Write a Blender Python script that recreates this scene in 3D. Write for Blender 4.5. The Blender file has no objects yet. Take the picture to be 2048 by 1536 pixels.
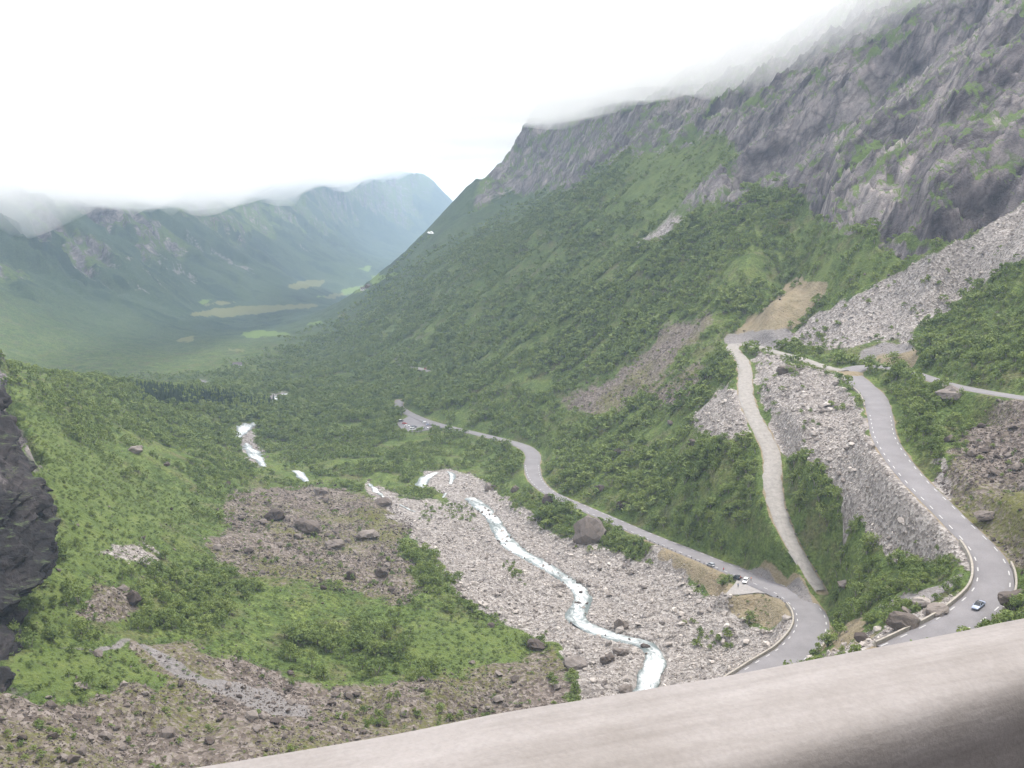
import bpy, bmesh, math, random
import numpy as np
from mathutils import Vector, Matrix

random.seed(7)
RNG = np.random.default_rng(11)
sc = bpy.context.scene
COL = sc.collection

# ------------------------------------------------------------------ camera
PITCH = math.radians(10.1)
F = 1900.0                       # focal length in pixels of the 2048 wide photograph
cam_d = bpy.data.cameras.new('camera')
cam_d.sensor_width = 36.0
cam_d.lens = 36.0 * F / 2048.0
cam_d.clip_start = 0.1
cam_d.clip_end = 60000.0
cam = bpy.data.objects.new('camera', cam_d)
cam.location = (0, 0, 0)
cam.rotation_euler = (math.radians(90) - PITCH, 0, 0)
COL.objects.link(cam)
sc.camera = cam

# ------------------------------------------------------------------ world: overcast daylight
SUN_EL, SUN_AZ = math.radians(66), math.radians(50)
world = bpy.data.worlds.new('World')
sc.world = world
world.use_nodes = True
wn = world.node_tree
bg = wn.nodes['Background']
sky = wn.nodes.new('ShaderNodeTexSky')
sky.sky_type = 'NISHITA'
sky.sun_disc = False
sky.sun_elevation = SUN_EL
sky.sun_rotation = SUN_AZ
sky.altitude = 500
mixw = wn.nodes.new('ShaderNodeMix')
mixw.data_type = 'RGBA'
mixw.inputs['Factor'].default_value = 0.88
wn.links.new(sky.outputs['Color'], mixw.inputs['A'])
mixw.inputs['B'].default_value = (9.3, 9.05, 9.15, 1)      # even white cloud cover
wn.links.new(mixw.outputs['Result'], bg.inputs['Color'])
bg.inputs['Strength'].default_value = 0.125

sun_d = bpy.data.lights.new('sun', 'SUN')
sun_d.energy = 2.5
sun_d.angle = math.radians(11)
sun_d.color = (1.0, 0.96, 0.9)
sun = bpy.data.objects.new('sun', sun_d)
# high light from ahead and a little right, veiled by cloud: faces turned to the camera are the darker ones
sd = Vector((math.sin(SUN_AZ) * math.cos(SUN_EL), math.cos(SUN_AZ) * math.cos(SUN_EL), math.sin(SUN_EL)))
sun.rotation_euler = sd.to_track_quat('Z', 'Y').to_euler()
sun.location = sd * 100
COL.objects.link(sun)

vs = sc.view_settings
vs.view_transform = 'Standard'
vs.look = 'None'
vs.exposure = 1.1
vs.gamma = 1
vs.use_curve_mapping = False

sc.render.engine = 'CYCLES'
cy = sc.cycles
cy.max_bounces = 6
cy.diffuse_bounces = 2
cy.glossy_bounces = 1
cy.transmission_bounces = 2
cy.volume_bounces = 4
cy.transparent_max_bounces = 4
cy.use_adaptive_sampling = True
cy.adaptive_threshold = 0.02
cy.use_denoising = True
cy.caustics_reflective = False
cy.caustics_refractive = False
cy.sample_clamp_indirect = 4

# ------------------------------------------------------------------ helpers
def link(o, parent=None):
    COL.objects.link(o)
    if parent is not None:
        o.parent = parent
    return o

def tag(o, label=None, cat=None, group=None, kind=None):
    if label: o['label'] = label
    if cat: o['category'] = cat
    if group: o['group'] = group
    if kind: o['kind'] = kind
    return o

def empty(name, loc, rz=0.0):
    o = bpy.data.objects.new(name, None)
    o.empty_display_size = 0.5
    o.location = loc
    o.rotation_euler = (0, 0, rz)
    COL.objects.link(o)
    return o

def mesh_obj(name, verts, faces, mats=None, parent=None, smooth=False):
    me = bpy.data.meshes.new(name)
    me.from_pydata([tuple(map(float, v)) for v in verts], [], faces)
    for m in (mats or []):
        me.materials.append(m)
    if smooth:
        me.polygons.foreach_set('use_smooth', [True] * len(me.polygons))
    me.update()
    return link(bpy.data.objects.new(name, me), parent)

def bm_obj(name, bm, mat=None, parent=None, smooth=False):
    me = bpy.data.meshes.new(name)
    bm.to_mesh(me)
    bm.free()
    if mat: me.materials.append(mat)
    if smooth:
        me.polygons.foreach_set('use_smooth', [True] * len(me.polygons))
    return link(bpy.data.objects.new(name, me), parent)

# numpy value noise (quintic), about -1..1
_perm = RNG.permutation(4096)
_val = RNG.uniform(-1, 1, 4096)
def _h(i, j, k):
    return _val[_perm[(_perm[(_perm[i & 4095] + j) & 4095] + k) & 4095]]
def noise(x, y, z=None):
    x = np.asarray(x, float); y = np.asarray(y, float)
    z = np.zeros_like(x) if z is None else np.asarray(z, float)
    xi = np.floor(x).astype(np.int64); yi = np.floor(y).astype(np.int64); zi = np.floor(z).astype(np.int64)
    fx = x - xi; fy = y - yi; fz = z - zi
    u = fx * fx * fx * (fx * (fx * 6 - 15) + 10)
    v = fy * fy * fy * (fy * (fy * 6 - 15) + 10)
    w = fz * fz * fz * (fz * (fz * 6 - 15) + 10)
    r = 0
    for a in (0, 1):
        wa = u if a else 1 - u
        for b in (0, 1):
            wb = wa * (v if b else 1 - v)
            if np.any(z):
                r = r + wb * ((1 - w) * _h(xi + a, yi + b, zi) + w * _h(xi + a, yi + b, zi + 1))
            else:
                r = r + wb * _h(xi + a, yi + b, zi)
    return r
def fbm(x, y, z=None, o=4, g=0.5):
    r = 0; a = 1.0; s = 1.0
    for i in range(o):
        r = r + a * noise(x * s + 17.3 * i, y * s - 9.1 * i, None if z is None else z * s + 3.7 * i)
        a *= g; s *= 2.03
    return r
def sstep(a, b, x):
    t = np.clip((x - a) / (b - a), 0, 1)
    return t * t * (3 - 2 * t)

# ------------------------------------------------------------------ surveying: photo pixel -> bearing and slope of the sight line
CP, SP = math.cos(PITCH), math.sin(PITCH)
def ray(px, py):
    x = (px - 1024) / F; yc = -(py - 768) / F
    Y = CP + SP * yc; Z = -SP + CP * yc
    h = math.hypot(x, Y)
    return math.atan2(x, Y), Z / h
def project(x, y, z):
    depth = y * CP - z * SP
    up = y * SP + z * CP
    depth = np.where(np.abs(depth) < 1e-6, 1e-6, depth)
    return 1024 + F * x / depth, 768 - F * up / depth

def at_z(px, py, z):
    a, t = ray(px, py)
    d = z / t
    return (d * math.sin(a), d * math.cos(a), z)

# road and river lines: photo pixel of the surveyed point, and its level below the camera
LROAD = [(1380,1440,-125.5),(1480,1375,-128),(1540,1335,-129),(1590,1302,-130),(1622,1258,-131.5),(1616,1220,-133),(1577,1187,-134.5),
         (1520,1162,-136),(1465,1140,-138),(1400,1113,-140),(1300,1073,-143),(1220,1038,-146),(1150,1008,-149),
         (1100,985,-151),(1072,960,-153),(1064,932,-155),(1066,910,-156.5),(1050,894,-158),(1010,881,-160),
         (950,866,-163),(890,852,-166),(850,840,-168),(817,826,-170),(797,812,-172),(800,800,-174)]
UROAD = [(2200,815,-60.5),(2120,805,-63),(2048,795,-64.5),(1960,781,-66.5),(1890,766,-68.5),(1850,753,-70),(1815,742,-71.2),(1780,735,-72.2),(1740,732,-73.2),
         (1705,738,-74.2),(1700,748,-75.2),(1722,768,-76.4),(1748,793,-78),(1760,830,-79.8),(1768,870,-81.3),(1790,910,-83.2),(1830,960,-85.7),
         (1880,1010,-88.2),(1930,1060,-90.7),(1968,1100,-92.6),(1987,1140,-94.2),(1984,1180,-95.7),(1955,1213,-97.2),
         (1908,1246,-98.7),(1855,1272,-100.2),(1780,1305,-102)]
GROAD = [(1690,741,-74.3),(1650,733,-74.6),(1600,716,-75),(1550,703,-75.5),(1515,693,-76),(1475,688,-76.6),(1464,696,-77.4),
         (1484,720,-79.5),(1490,750,-82.5),(1492,790,-87),(1506,830,-92),(1528,870,-97),(1543,910,-101.8),(1545,960,-107.2),
         (1550,1000,-111.8),(1563,1040,-116.2),(1581,1080,-120.7),(1601,1112,-124.3),(1621,1146,-128.3),(1642,1180,-131.6)]
RIVER = [(1262,1425,-146.2),(1285,1390,-147),(1300,1350,-147.9),(1312,1312,-148.6),(1290,1287,-149.3),(1225,1271,-150.1),(1165,1248,-151),(1152,1225,-151.8),
         (1166,1195,-152.8),(1150,1170,-153.6),(1110,1143,-154.9),(1060,1114,-156.5),(1022,1090,-158),(1000,1062,-159.4),
         (985,1035,-161),(960,1010,-162.5),(940,995,-163.4)]
RIVER_W = [8,8,8.5,7.5,7,7.5,8,9,7.5,7,7.5,8,9,8.5,8,9.5,7.5]

# wall of the valley on the right as a slanting plane: where does a sight line meet it
def wall(px, py):
    a, t = ray(px, py)
    return 301.0 / (0.8 * math.sin(a) + 0.2056 * math.cos(a) - t)
def lwall(px, py):
    a, t = ray(px, py)
    return -635.0 / (t + 0.7 * math.sin(a) + 0.0315 * math.cos(a))

CTRL = []                                   # (bearing, ln distance, slope)
def cz(*pts):
    for px, py, z in pts:
        a, t = ray(px, py); CTRL.append((a, math.log(z / t), t))
def cd(*pts):
    for px, py, d in pts:
        a, t = ray(px, py); CTRL.append((a, math.log(d), t))
def cw(*pts):
    for px, py in pts: cd((px, py, wall(px, py)))
def cl(*pts):
    for px, py in pts: cd((px, py, lwall(px, py)))
def cq(*pts):                               # hidden ground: bearing in degrees, distance, level
    for a, d, z in pts: CTRL.append((math.radians(a), math.log(d), z / d))

cz(*LROAD[1:]); cz(*UROAD); cz(*GROAD[1:-1]); cz(*RIVER)
# near left bank
cz((0,1536,-116),(200,1536,-121),(400,1530,-126),(700,1480,-138),(1000,1420,-146),(1160,1400,-147.5),(20,1350,-112),(250,1290,-122),
   (100,1200,-110),(110,1000,-100),(60,850,-92),(0,745,-80),(100,752,-100),(200,764,-125),(330,775,-150),(440,782,-168),(520,797,-182),
   (400,1100,-135),(250,950,-122),(300,850,-140),(400,900,-150),(600,1050,-155),(600,1200,-146),(850,1250,-148.5),(450,1200,-136),
   (500,1400,-134),(800,1120,-155),(750,975,-165),(650,900,-175),(600,850,-182),(500,890,-179),(700,800,-183),(900,900,-168),(420,1300,-130),
   (1000,1130,-155),(1080,1210,-151.5),(1100,1330,-149))
# valley floor
cz((520,740,-199),(480,665,-216),(600,640,-220),(420,620,-226),(620,572,-238),(700,545,-246),(780,520,-257),(640,690,-209),(600,745,-196),
   (0,738,-200),(330,690,-215),(600,560,-242),(835,512,-260),(400,720,-205),(250,735,-204),(560,780,-188))
cq((-26.2,900,-195),(-26.2,1200,-215),(-23.8,1000,-200),(-20.3,1100,-203),(-30,850,-165),(-34,800,-120),(-36,1300,-170))
# slope between the roads and the river
cz((1300,950,-132),(1400,1000,-124),(1200,850,-131),(1350,830,-111),(1000,805,-146),(850,775,-167),(1450,900,-104),
   (1400,1250,-146),(1480,1205,-141),(1555,1230,-137.5),(1560,1285,-139),(1450,1330,-144.5),(1300,1150,-149.5),(1200,1100,-152),(1100,1050,-156),
   (1380,1385,-145))
cd((1440,620,640),(1600,560,690),(1500,655,618),(1600,688,572),(1700,650,556),(1800,600,560),(1900,540,570),(2048,470,582),
   (1950,680,470),(2048,600,482),(2048,700,430),(1960,830,392),(2048,900,340),(2000,1000,307),(2048,1085,277),(2100,1200,235),
   (1650,850,415),(1700,1000,345),(1850,1100,301),(1700,1150,315),(1800,1195,274),(1700,1260,276),(1850,660,520),(1860,1220,252),
   (1620,950,372),(1600,800,440))
# right mountain wall
cw((1500,500),(1262,507),(1100,500),(960,500),(1400,300),(1600,100),(1800,300),(2048,0),(1660,0),(1900,440),(2048,425),(1300,200),
   (1000,350),(900,600),(1000,600),(1200,600),(1400,560),(800,700),(950,720),(1100,650),(1100,740),(1250,690),(1350,640),
   (1200,400),(1500,350),(1650,420),(1750,480),(1500,150),(1700,200),(1900,150),(2048,250),(1500,-150),(1800,-200),(2048,-300),(2300,-300),
   (2300,0),(2300,300),(1160,240),(1070,300),(920,450),(1550,600))
cd((830,487,1900),(700,597,1850),(580,688,1560),(650,720,1370),(960,355,1930),(1070,232,1950),(1300,100,1750),(1250,0,2000))
cq((-5.8,2400,-190),(-9.6,2300,-205),(0,2400,0),(0,3100,-170),(3,2600,90),(3,3400,-120),(8,2600,300),(8,3600,100),(14,2400,480),(22,2200,640),(30,2200,800),(38,2000,800),
   (10,5200,-60),(20,5200,200),(32,4500,400),(-1,5200,-230),(3,7000,-200),(12,9000,0))
# left valley wall, far
cl((0,560),(0,430),(0,300),(300,430),(300,550),(150,500),(150,640),(450,470),(450,560),(600,480),(-200,500),(-200,300))
cd((0,650,1560),(150,680,1600),(600,400,5600),(700,440,6600),(700,330,7400),(780,343,7900),(850,358,8300),(900,396,8700),(925,425,9000),
   (800,440,7300),(860,470,7400),(450,325,5400),(560,330,6100),(640,335,6800),(380,318,4900),(300,300,4300),(100,200,3600),(700,490,5400),(800,490,6700))
cq((-6.5,12000,100),(-3,12500,-100),(-10,12000,300),(-20,9000,700),(-30,6000,900),(-36,4000,700),(-15,11500,500),(5,12500,-50),(20,12000,300))
# close in, below the wall of the upper road
cq(*[(a_, d_, -d_ * s_) for a_, s_ in ((-45,.62),(-30,.72),(-15,.82),(0,.84),(12,.78),(22,.68),(30,.58),(45,.5)) for d_ in (14, 30, 60, 100, 140)])
cq((0,200,-131),(12,200,-124),(22,180,-96),(34,190,-80),(38,300,-62),(38,450,-30),(-36,200,-104),(-38,320,-80),(-38,500,-70),(-28,185,-108),(-14,185,-118))

C = np.array(CTRL)
AZS = 2.6
def tps_fit(C):
    X = np.c_[C[:, 0] * AZS, C[:, 1]]
    # drop points nearly on top of one another
    keep = []
    for i in range(len(X)):
        if all(np.hypot(*(X[i] - X[j])) > 0.012 for j in keep): keep.append(i)
    X = X[keep]; y = C[keep, 2]
    d2 = ((X[:, None] - X[None]) ** 2).sum(-1)
    K = 0.5 * d2 * np.log(d2 + 1e-12) + np.eye(len(X)) * 2e-4
    P = np.c_[np.ones(len(X)), X]
    A = np.block([[K, P], [P.T, np.zeros((3, 3))]])
    return X, np.linalg.solve(A, np.r_[y, 0, 0, 0])
TX, TW = tps_fit(C)
def tps(a, l):
    q = np.c_[a.ravel() * AZS, l.ravel()]
    out = np.empty(len(q))
    for i in range(0, len(q), 20000):
        s = q[i:i + 20000]
        d2 = ((s[:, None] - TX[None]) ** 2).sum(-1)
        out[i:i + 20000] = (0.5 * d2 * np.log(d2 + 1e-12)) @ TW[:-3] + TW[-3] + s @ TW[-2:]
    return out.reshape(a.shape)

# polar ground sheet: bearings and distances
AZ = np.radians(np.r_[np.linspace(-56, -33, 24)[:-1], np.linspace(-33, 33, 800), np.linspace(33, 56, 24)[1:]])
LR = np.log(np.r_[np.geomspace(12, 180, 34)[:-1], np.geomspace(180, 700, 560)[:-1], np.geomspace(700, 1500, 300)[:-1], np.geomspace(1500, 3000, 120)[:-1], np.geomspace(3000, 13000, 120)])
R = np.exp(LR)
ca = np.radians(np.linspace(-56, 56, 150)); clr = np.linspace(LR[0], LR[-1], 240)
Tc = tps(*np.meshgrid(np.clip(ca, -0.72, 0.72), clr, indexing='ij'))
def cubic_w(f):
    return (-0.5*f**3+f**2-0.5*f, 1.5*f**3-2.5*f**2+1, -1.5*f**3+2*f**2+0.5*f, 0.5*f**3-0.5*f**2)
def resample(Tc, grid, q, axis):
    p = np.interp(q, grid, np.arange(len(grid)))
    i = np.clip(np.floor(p).astype(int), 0, len(grid) - 2); f = p - i
    w = cubic_w(f); out = 0
    for k in range(4):
        s = np.take(Tc, np.clip(i + k - 1, 0, len(grid) - 1), axis=axis)
        out = out + s * (w[k][:, None] if axis == 0 else w[k][None, :])
    return out
T0 = resample(resample(Tc, ca, AZ, 0), clr, LR, 1)       # [bearing, distance]
GX = np.sin(AZ)[:, None] * R[None]; GY = np.cos(AZ)[:, None] * R[None]
Z0 = T0 * R[None]

# ------------------------------------------------------------------ ground cover, surveyed as outlines
RX0, RY0, RS = -600, -400, 2                # raster origin and step in photo pixels
RW, RH = (2048 + 1200) // RS, (1536 + 700) // RS
def poly_mask(pts):
    m = np.zeros((RH, RW), np.float32)
    p = (np.array(pts, float) - (RX0, RY0)) / RS
    x0, y0 = np.maximum(np.floor(p.min(0)).astype(int) - 1, 0); x1, y1 = np.ceil(p.max(0)).astype(int) + 1
    x1 = min(x1, RW); y1 = min(y1, RH)
    xx, yy = np.meshgrid(np.arange(x0, x1) + .5, np.arange(y0, y1) + .5)
    ins = np.zeros(xx.shape, bool)
    for (ax, ay), (bx, by) in zip(p, np.roll(p, -1, 0)):
        if ay == by: continue
        ins ^= ((ay > yy) != (by > yy)) & (xx < (bx - ax) * (yy - ay) / (by - ay) + ax)
    m[y0:y1, x0:x1] = ins
    return m
def blur(m, n):
    for ax in (0, 1):
        c = np.cumsum(np.pad(m, [(n + 1, n) if a == ax else (0, 0) for a in (0, 1)], mode='edge'), axis=ax)
        L = m.shape[ax]
        m = (np.take(c, np.arange(2 * n + 1, 2 * n + 1 + L), axis=ax) - np.take(c, np.arange(L), axis=ax)) / (2 * n + 1)
    return m
ZONES = dict(
 rock=[[(1062,225),(1400,-100),(1660,-400),(2640,-400),(2640,300),(2060,412),(1985,440),(1900,478),(1860,470),(1800,452),(1740,440),(1650,440),(1610,398),(1560,372),(1500,372),(1482,415),(1440,405),(1400,410),
        (1330,455),(1262,507),(1300,462),(1350,425),(1420,352),(1482,288),(1440,262),(1350,292),(1300,312),(1240,300),(1215,330),(1150,372),(1100,385),(1060,383),(1020,372),(985,392),(940,425),(950,385),(965,350),(1010,290)],
       [(1640,425),(1700,425),(1720,450),(1690,460),(1650,445)],[(1755,455),(1790,462),(1800,482),(1870,482),(1860,500),(1790,500),(1765,488)],
       [(0,700),(20,800),(60,880),(90,950),(60,960),(70,1000),(-300,1200),(-300,700)],
       [(0,1370),(60,1385),(100,1410),(60,1415),(0,1400)], [(30,1235),(60,1245),(90,1275),(60,1270)]],
 pale=[[(2640,260),(2048,425),(1985,446),(1900,492),(1830,530),(1760,566),(1690,604),(1640,630),(1590,657),(1585,680),(1640,700),(1700,712),(1760,690),(1820,682),(1850,640),(1930,590),(2048,520),(2640,400)],
       [(1505,702),(1560,718),(1655,748),(1700,785),(1728,825),(1745,890),(1795,965),(1865,1035),(1925,1095),(1950,1135),(1945,1175),(1890,1130),(1780,1120),(1720,1060),(1690,1010),(1650,960),(1615,900),(1560,885),(1540,850),(1515,780)],
       [(1380,835),(1450,770),(1478,795),(1512,865),(1500,880),(1440,880),(1410,880)],
       [(1610,1345),(1655,1295),(1740,1262),(1880,1200),(1945,1195),(1935,1212),(1830,1282),(1700,1330)],
       [(715,960),(742,958),(775,985),(800,995),(850,998),(900,1000),(880,980),(840,965),(848,942),(900,940),(960,955),(985,975),(1040,1020),(1080,1048),(1130,1078),(1200,1098),(1270,1122),(1310,1090),(1372,1150),(1400,1192),(1450,1202),(1480,1240),(1500,1262),
        (1590,1262),(1590,1285),(1540,1335),(1330,1400),(1160,1440),(1165,1400),(1140,1310),(1080,1270),(980,1230),(915,1190),(905,1150),(870,1110),(830,1075),(790,1040),(745,1000)],
       [(475,875),(500,845),(512,845),(505,865),(530,920),(520,935),(490,915)], [(537,786),(582,784),(570,801),(540,806)],
       [(1860,905),(1890,930),(1920,985),(1905,985),(1870,940)],
       [(1320,1365),(1440,1325),(1590,1285),(1612,1300),(1600,1340),(1540,1420),(1200,1500),(1180,1430)],
       [(190,1095),(270,1085),(310,1110),(330,1122),(260,1120)], [(1250,512),(1300,450),(1360,408),(1405,388),(1390,425),(1330,468)]],
 brown=[[(400,1100),(455,1060),(440,1010),(480,975),(560,965),(640,970),(700,985),(790,1020),(820,1045),(800,1090),(835,1160),(850,1200),(800,1215),(700,1185),(600,1180),(520,1165),(450,1130)],
       [(1100,805),(1200,752),(1290,690),(1340,640),(1440,608),(1425,640),(1380,690),(1340,735),(1290,795),(1240,825)],
       [(1290,805),(1400,715),(1430,722),(1350,812)],
       [(1890,905),(1960,860),(2048,800),(2300,800),(2300,1080),(2048,1085),(2000,1092),(1950,1040),(1900,975)],
       [(-400,1400),(0,1420),(200,1420),(300,1385),(360,1380),(300,1345),(240,1300),(260,1275),(400,1300),(560,1365),(700,1382),(900,1345),(1050,1300),(1120,1300),(1160,1400),(1100,1500),(700,1600),(-400,1600)],
       [(240,1160),(290,1180),(290,1210),(200,1260),(140,1215)]],
 earth=[[(1600,558),(1648,562),(1640,600),(1592,648),(1560,664),(1455,664),(1520,612),(1572,575)], [(1740,715),(1790,690),(1835,690),(1835,730),(1790,726)],
       [(1468,1190),(1440,1200),(1470,1235),(1580,1265),(1600,1235),(1550,1190)], [(1240,1055),(1330,1090),(1450,1140),(1458,1192),(1440,1200),(1405,1172),(1375,1160),(1320,1112)],
       [(1650,1180),(1680,1230),(1740,1258),(1660,1300),(1655,1240)]],
 grass=[[(10,740),(60,775),(130,860),(250,950),(400,985),(300,1090),(210,1170),(100,1165),(112,1100),(95,1000),(70,900)],
       [(20,1345),(110,1325),(210,1300),(300,1330),(410,1412),(390,1425),(250,1375),(200,1410),(60,1410)], [(210,1290),(260,1290),(430,1375),(380,1375)],
       [(60,1160),(110,1180),(180,1260),(60,1300),(30,1220)],
       [(830,1215),(900,1215),(1000,1250),(1070,1290),(1040,1330),(950,1345),(840,1330),(800,1270)],
       [(1720,738),(1790,740),(1830,760),(1800,765),(1750,762)], [(1490,1205),(1530,1200),(1540,1235),(1530,1260),(1490,1240)], [(1240,310),(1300,300),(1450,262),(1484,285),(1420,350),(1350,420),(1290,430),(1250,380)],
       [(1780,195),(1850,190),(1950,215),(1940,250),(1860,270),(1800,260)], [(1820,360),(1900,330),(1940,360),(1850,420)], [(1620,360),(1700,380),(1760,440),(1690,430),(1640,410)],
       [(1530,1085),(1600,1130),(1640,1190),(1600,1170),(1540,1110)], [(1150,285),(1230,290),(1240,310),(1180,330)], [(1620,520),(1800,500),(1890,490),(1690,590),(1640,600)],
       [(790,815),(830,832),(850,850),(800,858)]],
 gravel=[[(395,760),(425,764),(420,776),(392,774)], [(250,1280),(330,1320),(440,1368),(540,1385),(632,1433),(570,1443),(430,1390),(330,1345)], [(1400,1089),(1480,1104),(1565,1145),(1615,1180),(1668,1235),(1650,1255),(1590,1199),(1530,1167),(1450,1129)],
       [(790,842),(830,835),(875,848),(868,858),(820,862)], [(1450,665),(1580,650),(1600,690),(1450,690)], [(30,1335),(200,1300),(265,1275),(260,1285),(200,1312)],
       [(1735,1225),(1890,1165),(1935,1165),(1860,1205)], [(1770,690),(1830,685),(1830,700),(1690,728)]],
 field=[[(365,630),(430,618),(520,611),(630,608),(640,613),(560,622),(460,634)], [(390,612),(440,604),(500,603),(450,610)], [(640,592),(690,584),(700,588),(650,598)], [(650,640),(690,628),(700,632)], [(570,573),(600,562),(655,558),(640,572),(590,578)], [(345,680),(395,670),(380,684)],[(450,700),(485,695),(490,706)]],
 green=[[(610,598),(650,590),(655,594)], [(735,560),(790,545),(800,550),(745,566)], [(600,650),(650,640),(640,650)], [(478,668),(520,660),(585,666),(575,672),(500,676)], [(700,535),(745,532),(740,540)], [(680,578),(725,570),(740,577),(690,590)], [(720,553),(775,548),(760,556)], [(385,603),(430,598),(410,609)]],
 tree=[[(1560,895),(1600,885),(1645,910),(1640,990),(1600,960),(1575,930)], [(1690,1125),(1780,1120),(1890,1135),(1850,1180),(1720,1200)], [(880,1008),(950,1008),(950,1050),(890,1050)], [(815,1010),(870,1020),(860,1050),(820,1035)],
       [(1010,1130),(1050,1130),(1065,1170),(1015,1165)], [(1000,985),(1090,1000),(1130,1040),(1080,1040)], [(1120,1040),(1200,1040),(1260,1075),(1275,1115),(1190,1095),(1130,1075)], [(1380,1250),(1480,1280),(1470,1300),(1380,1300)],
       [(1840,640),(1930,590),(2048,530),(2200,500),(2200,790),(2048,780),(1900,750),(1840,700)], [(1780,765),(1860,765),(1930,800),(1900,890),(1840,890),(1790,830)],
       [(1270,780),(1330,760),(1480,690),(1460,760),(1330,840)], [(1280,650),(1330,650),(1310,690),(1270,690)], [(1650,600),(1740,560),(1700,600),(1640,640)], [(1560,700),(1610,720),(1590,760)],[(700,1450),(960,1400),(940,1445),(720,1480)],
       [(1700,690),(1640,690),(1600,670),(1650,660)], [(830,1180),(900,1190),(900,1215),(840,1215)],[(0,1500),(140,1440),(160,1536),(0,1536)],
       [(1640,960),(1700,1010),(1730,1080),(1790,1130),(1700,1130),(1660,1050)], [(1920,1240),(2048,1215),(2200,1215),(2200,1260),(1900,1280)]],
)
BL = dict(rock=6, pale=4, brown=9, earth=4, grass=13, gravel=3, field=1, green=1, tree=3)
RAS = {k: blur(np.maximum.reduce([poly_mask(p) for p in v]), BL[k]) for k, v in ZONES.items()}
def zone(k, px, py):
    u = np.clip((px - RX0) / RS - .5, 0, RW - 1.01); v = np.clip((py - RY0) / RS - .5, 0, RH - 1.01)
    i = u.astype(int); j = v.astype(int); fu = u - i; fv = v - j
    m = RAS[k]
    return (m[j, i] * (1 - fu) + m[j, i + 1] * fu) * (1 - fv) + (m[j + 1, i] * (1 - fu) + m[j + 1, i + 1] * fu) * fv

def weights(x, y, z, jit=1.0):
    """share of each ground cover at a ground point"""
    px, py = project(x, y, z)
    r = np.hypot(x, y)
    px = np.clip(px, -590, 2600); py = np.clip(py, -390, 1800)
    # natural, ragged borders: shift by noise of a few metres
    m = jit * F / np.maximum(r, 60)
    n1 = fbm(x / 9, y / 9, o=3); n2 = fbm(x / 9 + 50, y / 9 + 20, o=3)
    amp = np.where(r < 1000, 4.0, 4.0)
    px0, py0 = px, py
    px = px + n1 * m * amp * .8; py = py + n2 * m * amp * .35
    far = r > 1450
    w = {k: zone(k, px, py) for k in ZONES}
    w['gravel'] = zone('gravel', px0 + .25 * (px - px0), py0 + .25 * (py - py0))
    for k in ('pale', 'brown', 'earth', 'gravel', 'tree'): w[k] = np.where(r > 1300, 0, w[k])
    for k in ('field', 'green'): w[k] = np.where(r < 1300, 0, w[k])
    w['rock'] = np.where((py > 640) & (r > 620), 0, w['rock'])
    w['grass'] = np.where((py > 600) & (r > 950), 0, w['grass'])
    return w

# ------------------------------------------------------------------ lines on the ground
def spline(pts, step=2.0, extra=None):
    P = np.array(pts, float)
    E = None if extra is None else np.array(extra, float)
    if E is not None: P = np.c_[P, E]
    out = []
    n = len(P)
    for i in range(n - 1):
        p0, p1, p2, p3 = P[max(i-1, 0)], P[i], P[i+1], P[min(i+2, n-1)]
        m = max(2, int(np.linalg.norm(p2[:3] - p1[:3]) / step))
        for k in range(m):
            t = k / m
            out.append(0.5 * ((2*p1) + (-p0+p2)*t + (2*p0-5*p1+4*p2-p3)*t*t + (-p0+3*p1-3*p2+p3)*t**3))
    out.append(P[-1])
    out = np.array(out)
    for _ in range(3):                       # ease the corners
        out[1:-1] = (out[:-2] + 2 * out[1:-1] + out[2:]) / 4
    return out
def line3d(pts): return [at_z(*p) for p in pts]
def lw(n, pairs):                            # width along a line from (index, width) pairs
    i, w = zip(*pairs); return np.interp(np.arange(n), i, w)
LW = lw(len(LROAD), [(0,10.5),(5,10.5),(7,9),(9,8),(11,6.8),(13,6.8),(15,9.5),(17,9),(19,7),(24,8)])
UW = lw(len(UROAD), [(0,6.5),(7,7.5),(9,10.5),(11,10.5),(14,8.6),(18,8.2),(20,9),(22,9.6),(24,8.6),(25,8)])
GW = lw(len(GROAD), [(0,4.5),(5,7),(7,6.5),(12,6.6),(14,6.4),(17,4.4),(19,3.4)])
L3 = spline(line3d(LROAD), extra=LW)
U3 = spline(line3d(UROAD), extra=UW)
G3 = spline(line3d(GROAD), extra=GW)
V3 = spline(line3d(RIVER), extra=RIVER_W)
# gravel pocket beside the bend and the far car park: (photo outline, level)
BAY = [at_z(*p) for p in [(1450,1188,-137.6),(1478,1189,-137.2),(1515,1186,-136.6),(1552,1190,-135.8),(1572,1190,-135),(1560,1172,-135.2),(1520,1160,-136.2),(1480,1148,-137.4),(1470,1168,-137.8)]]
PARK = [at_z(*p) for p in [(792,846,-170),(818,833,-170),(850,838,-168.5),(878,848,-167.8),(868,858,-168.5),(835,864,-169.2),(808,862,-169.8)]]

def planar(P):
    A = np.c_[[p[0] for p in P], [p[1] for p in P], np.ones(len(P))]
    pl = np.linalg.lstsq(A, np.array([p[2] for p in P]), rcond=None)[0]
    return [(p[0], p[1], pl[0] * p[0] + pl[1] * p[1] + pl[2]) for p in P]
BAY, PARK = planar(BAY), planar(PARK)

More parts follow.
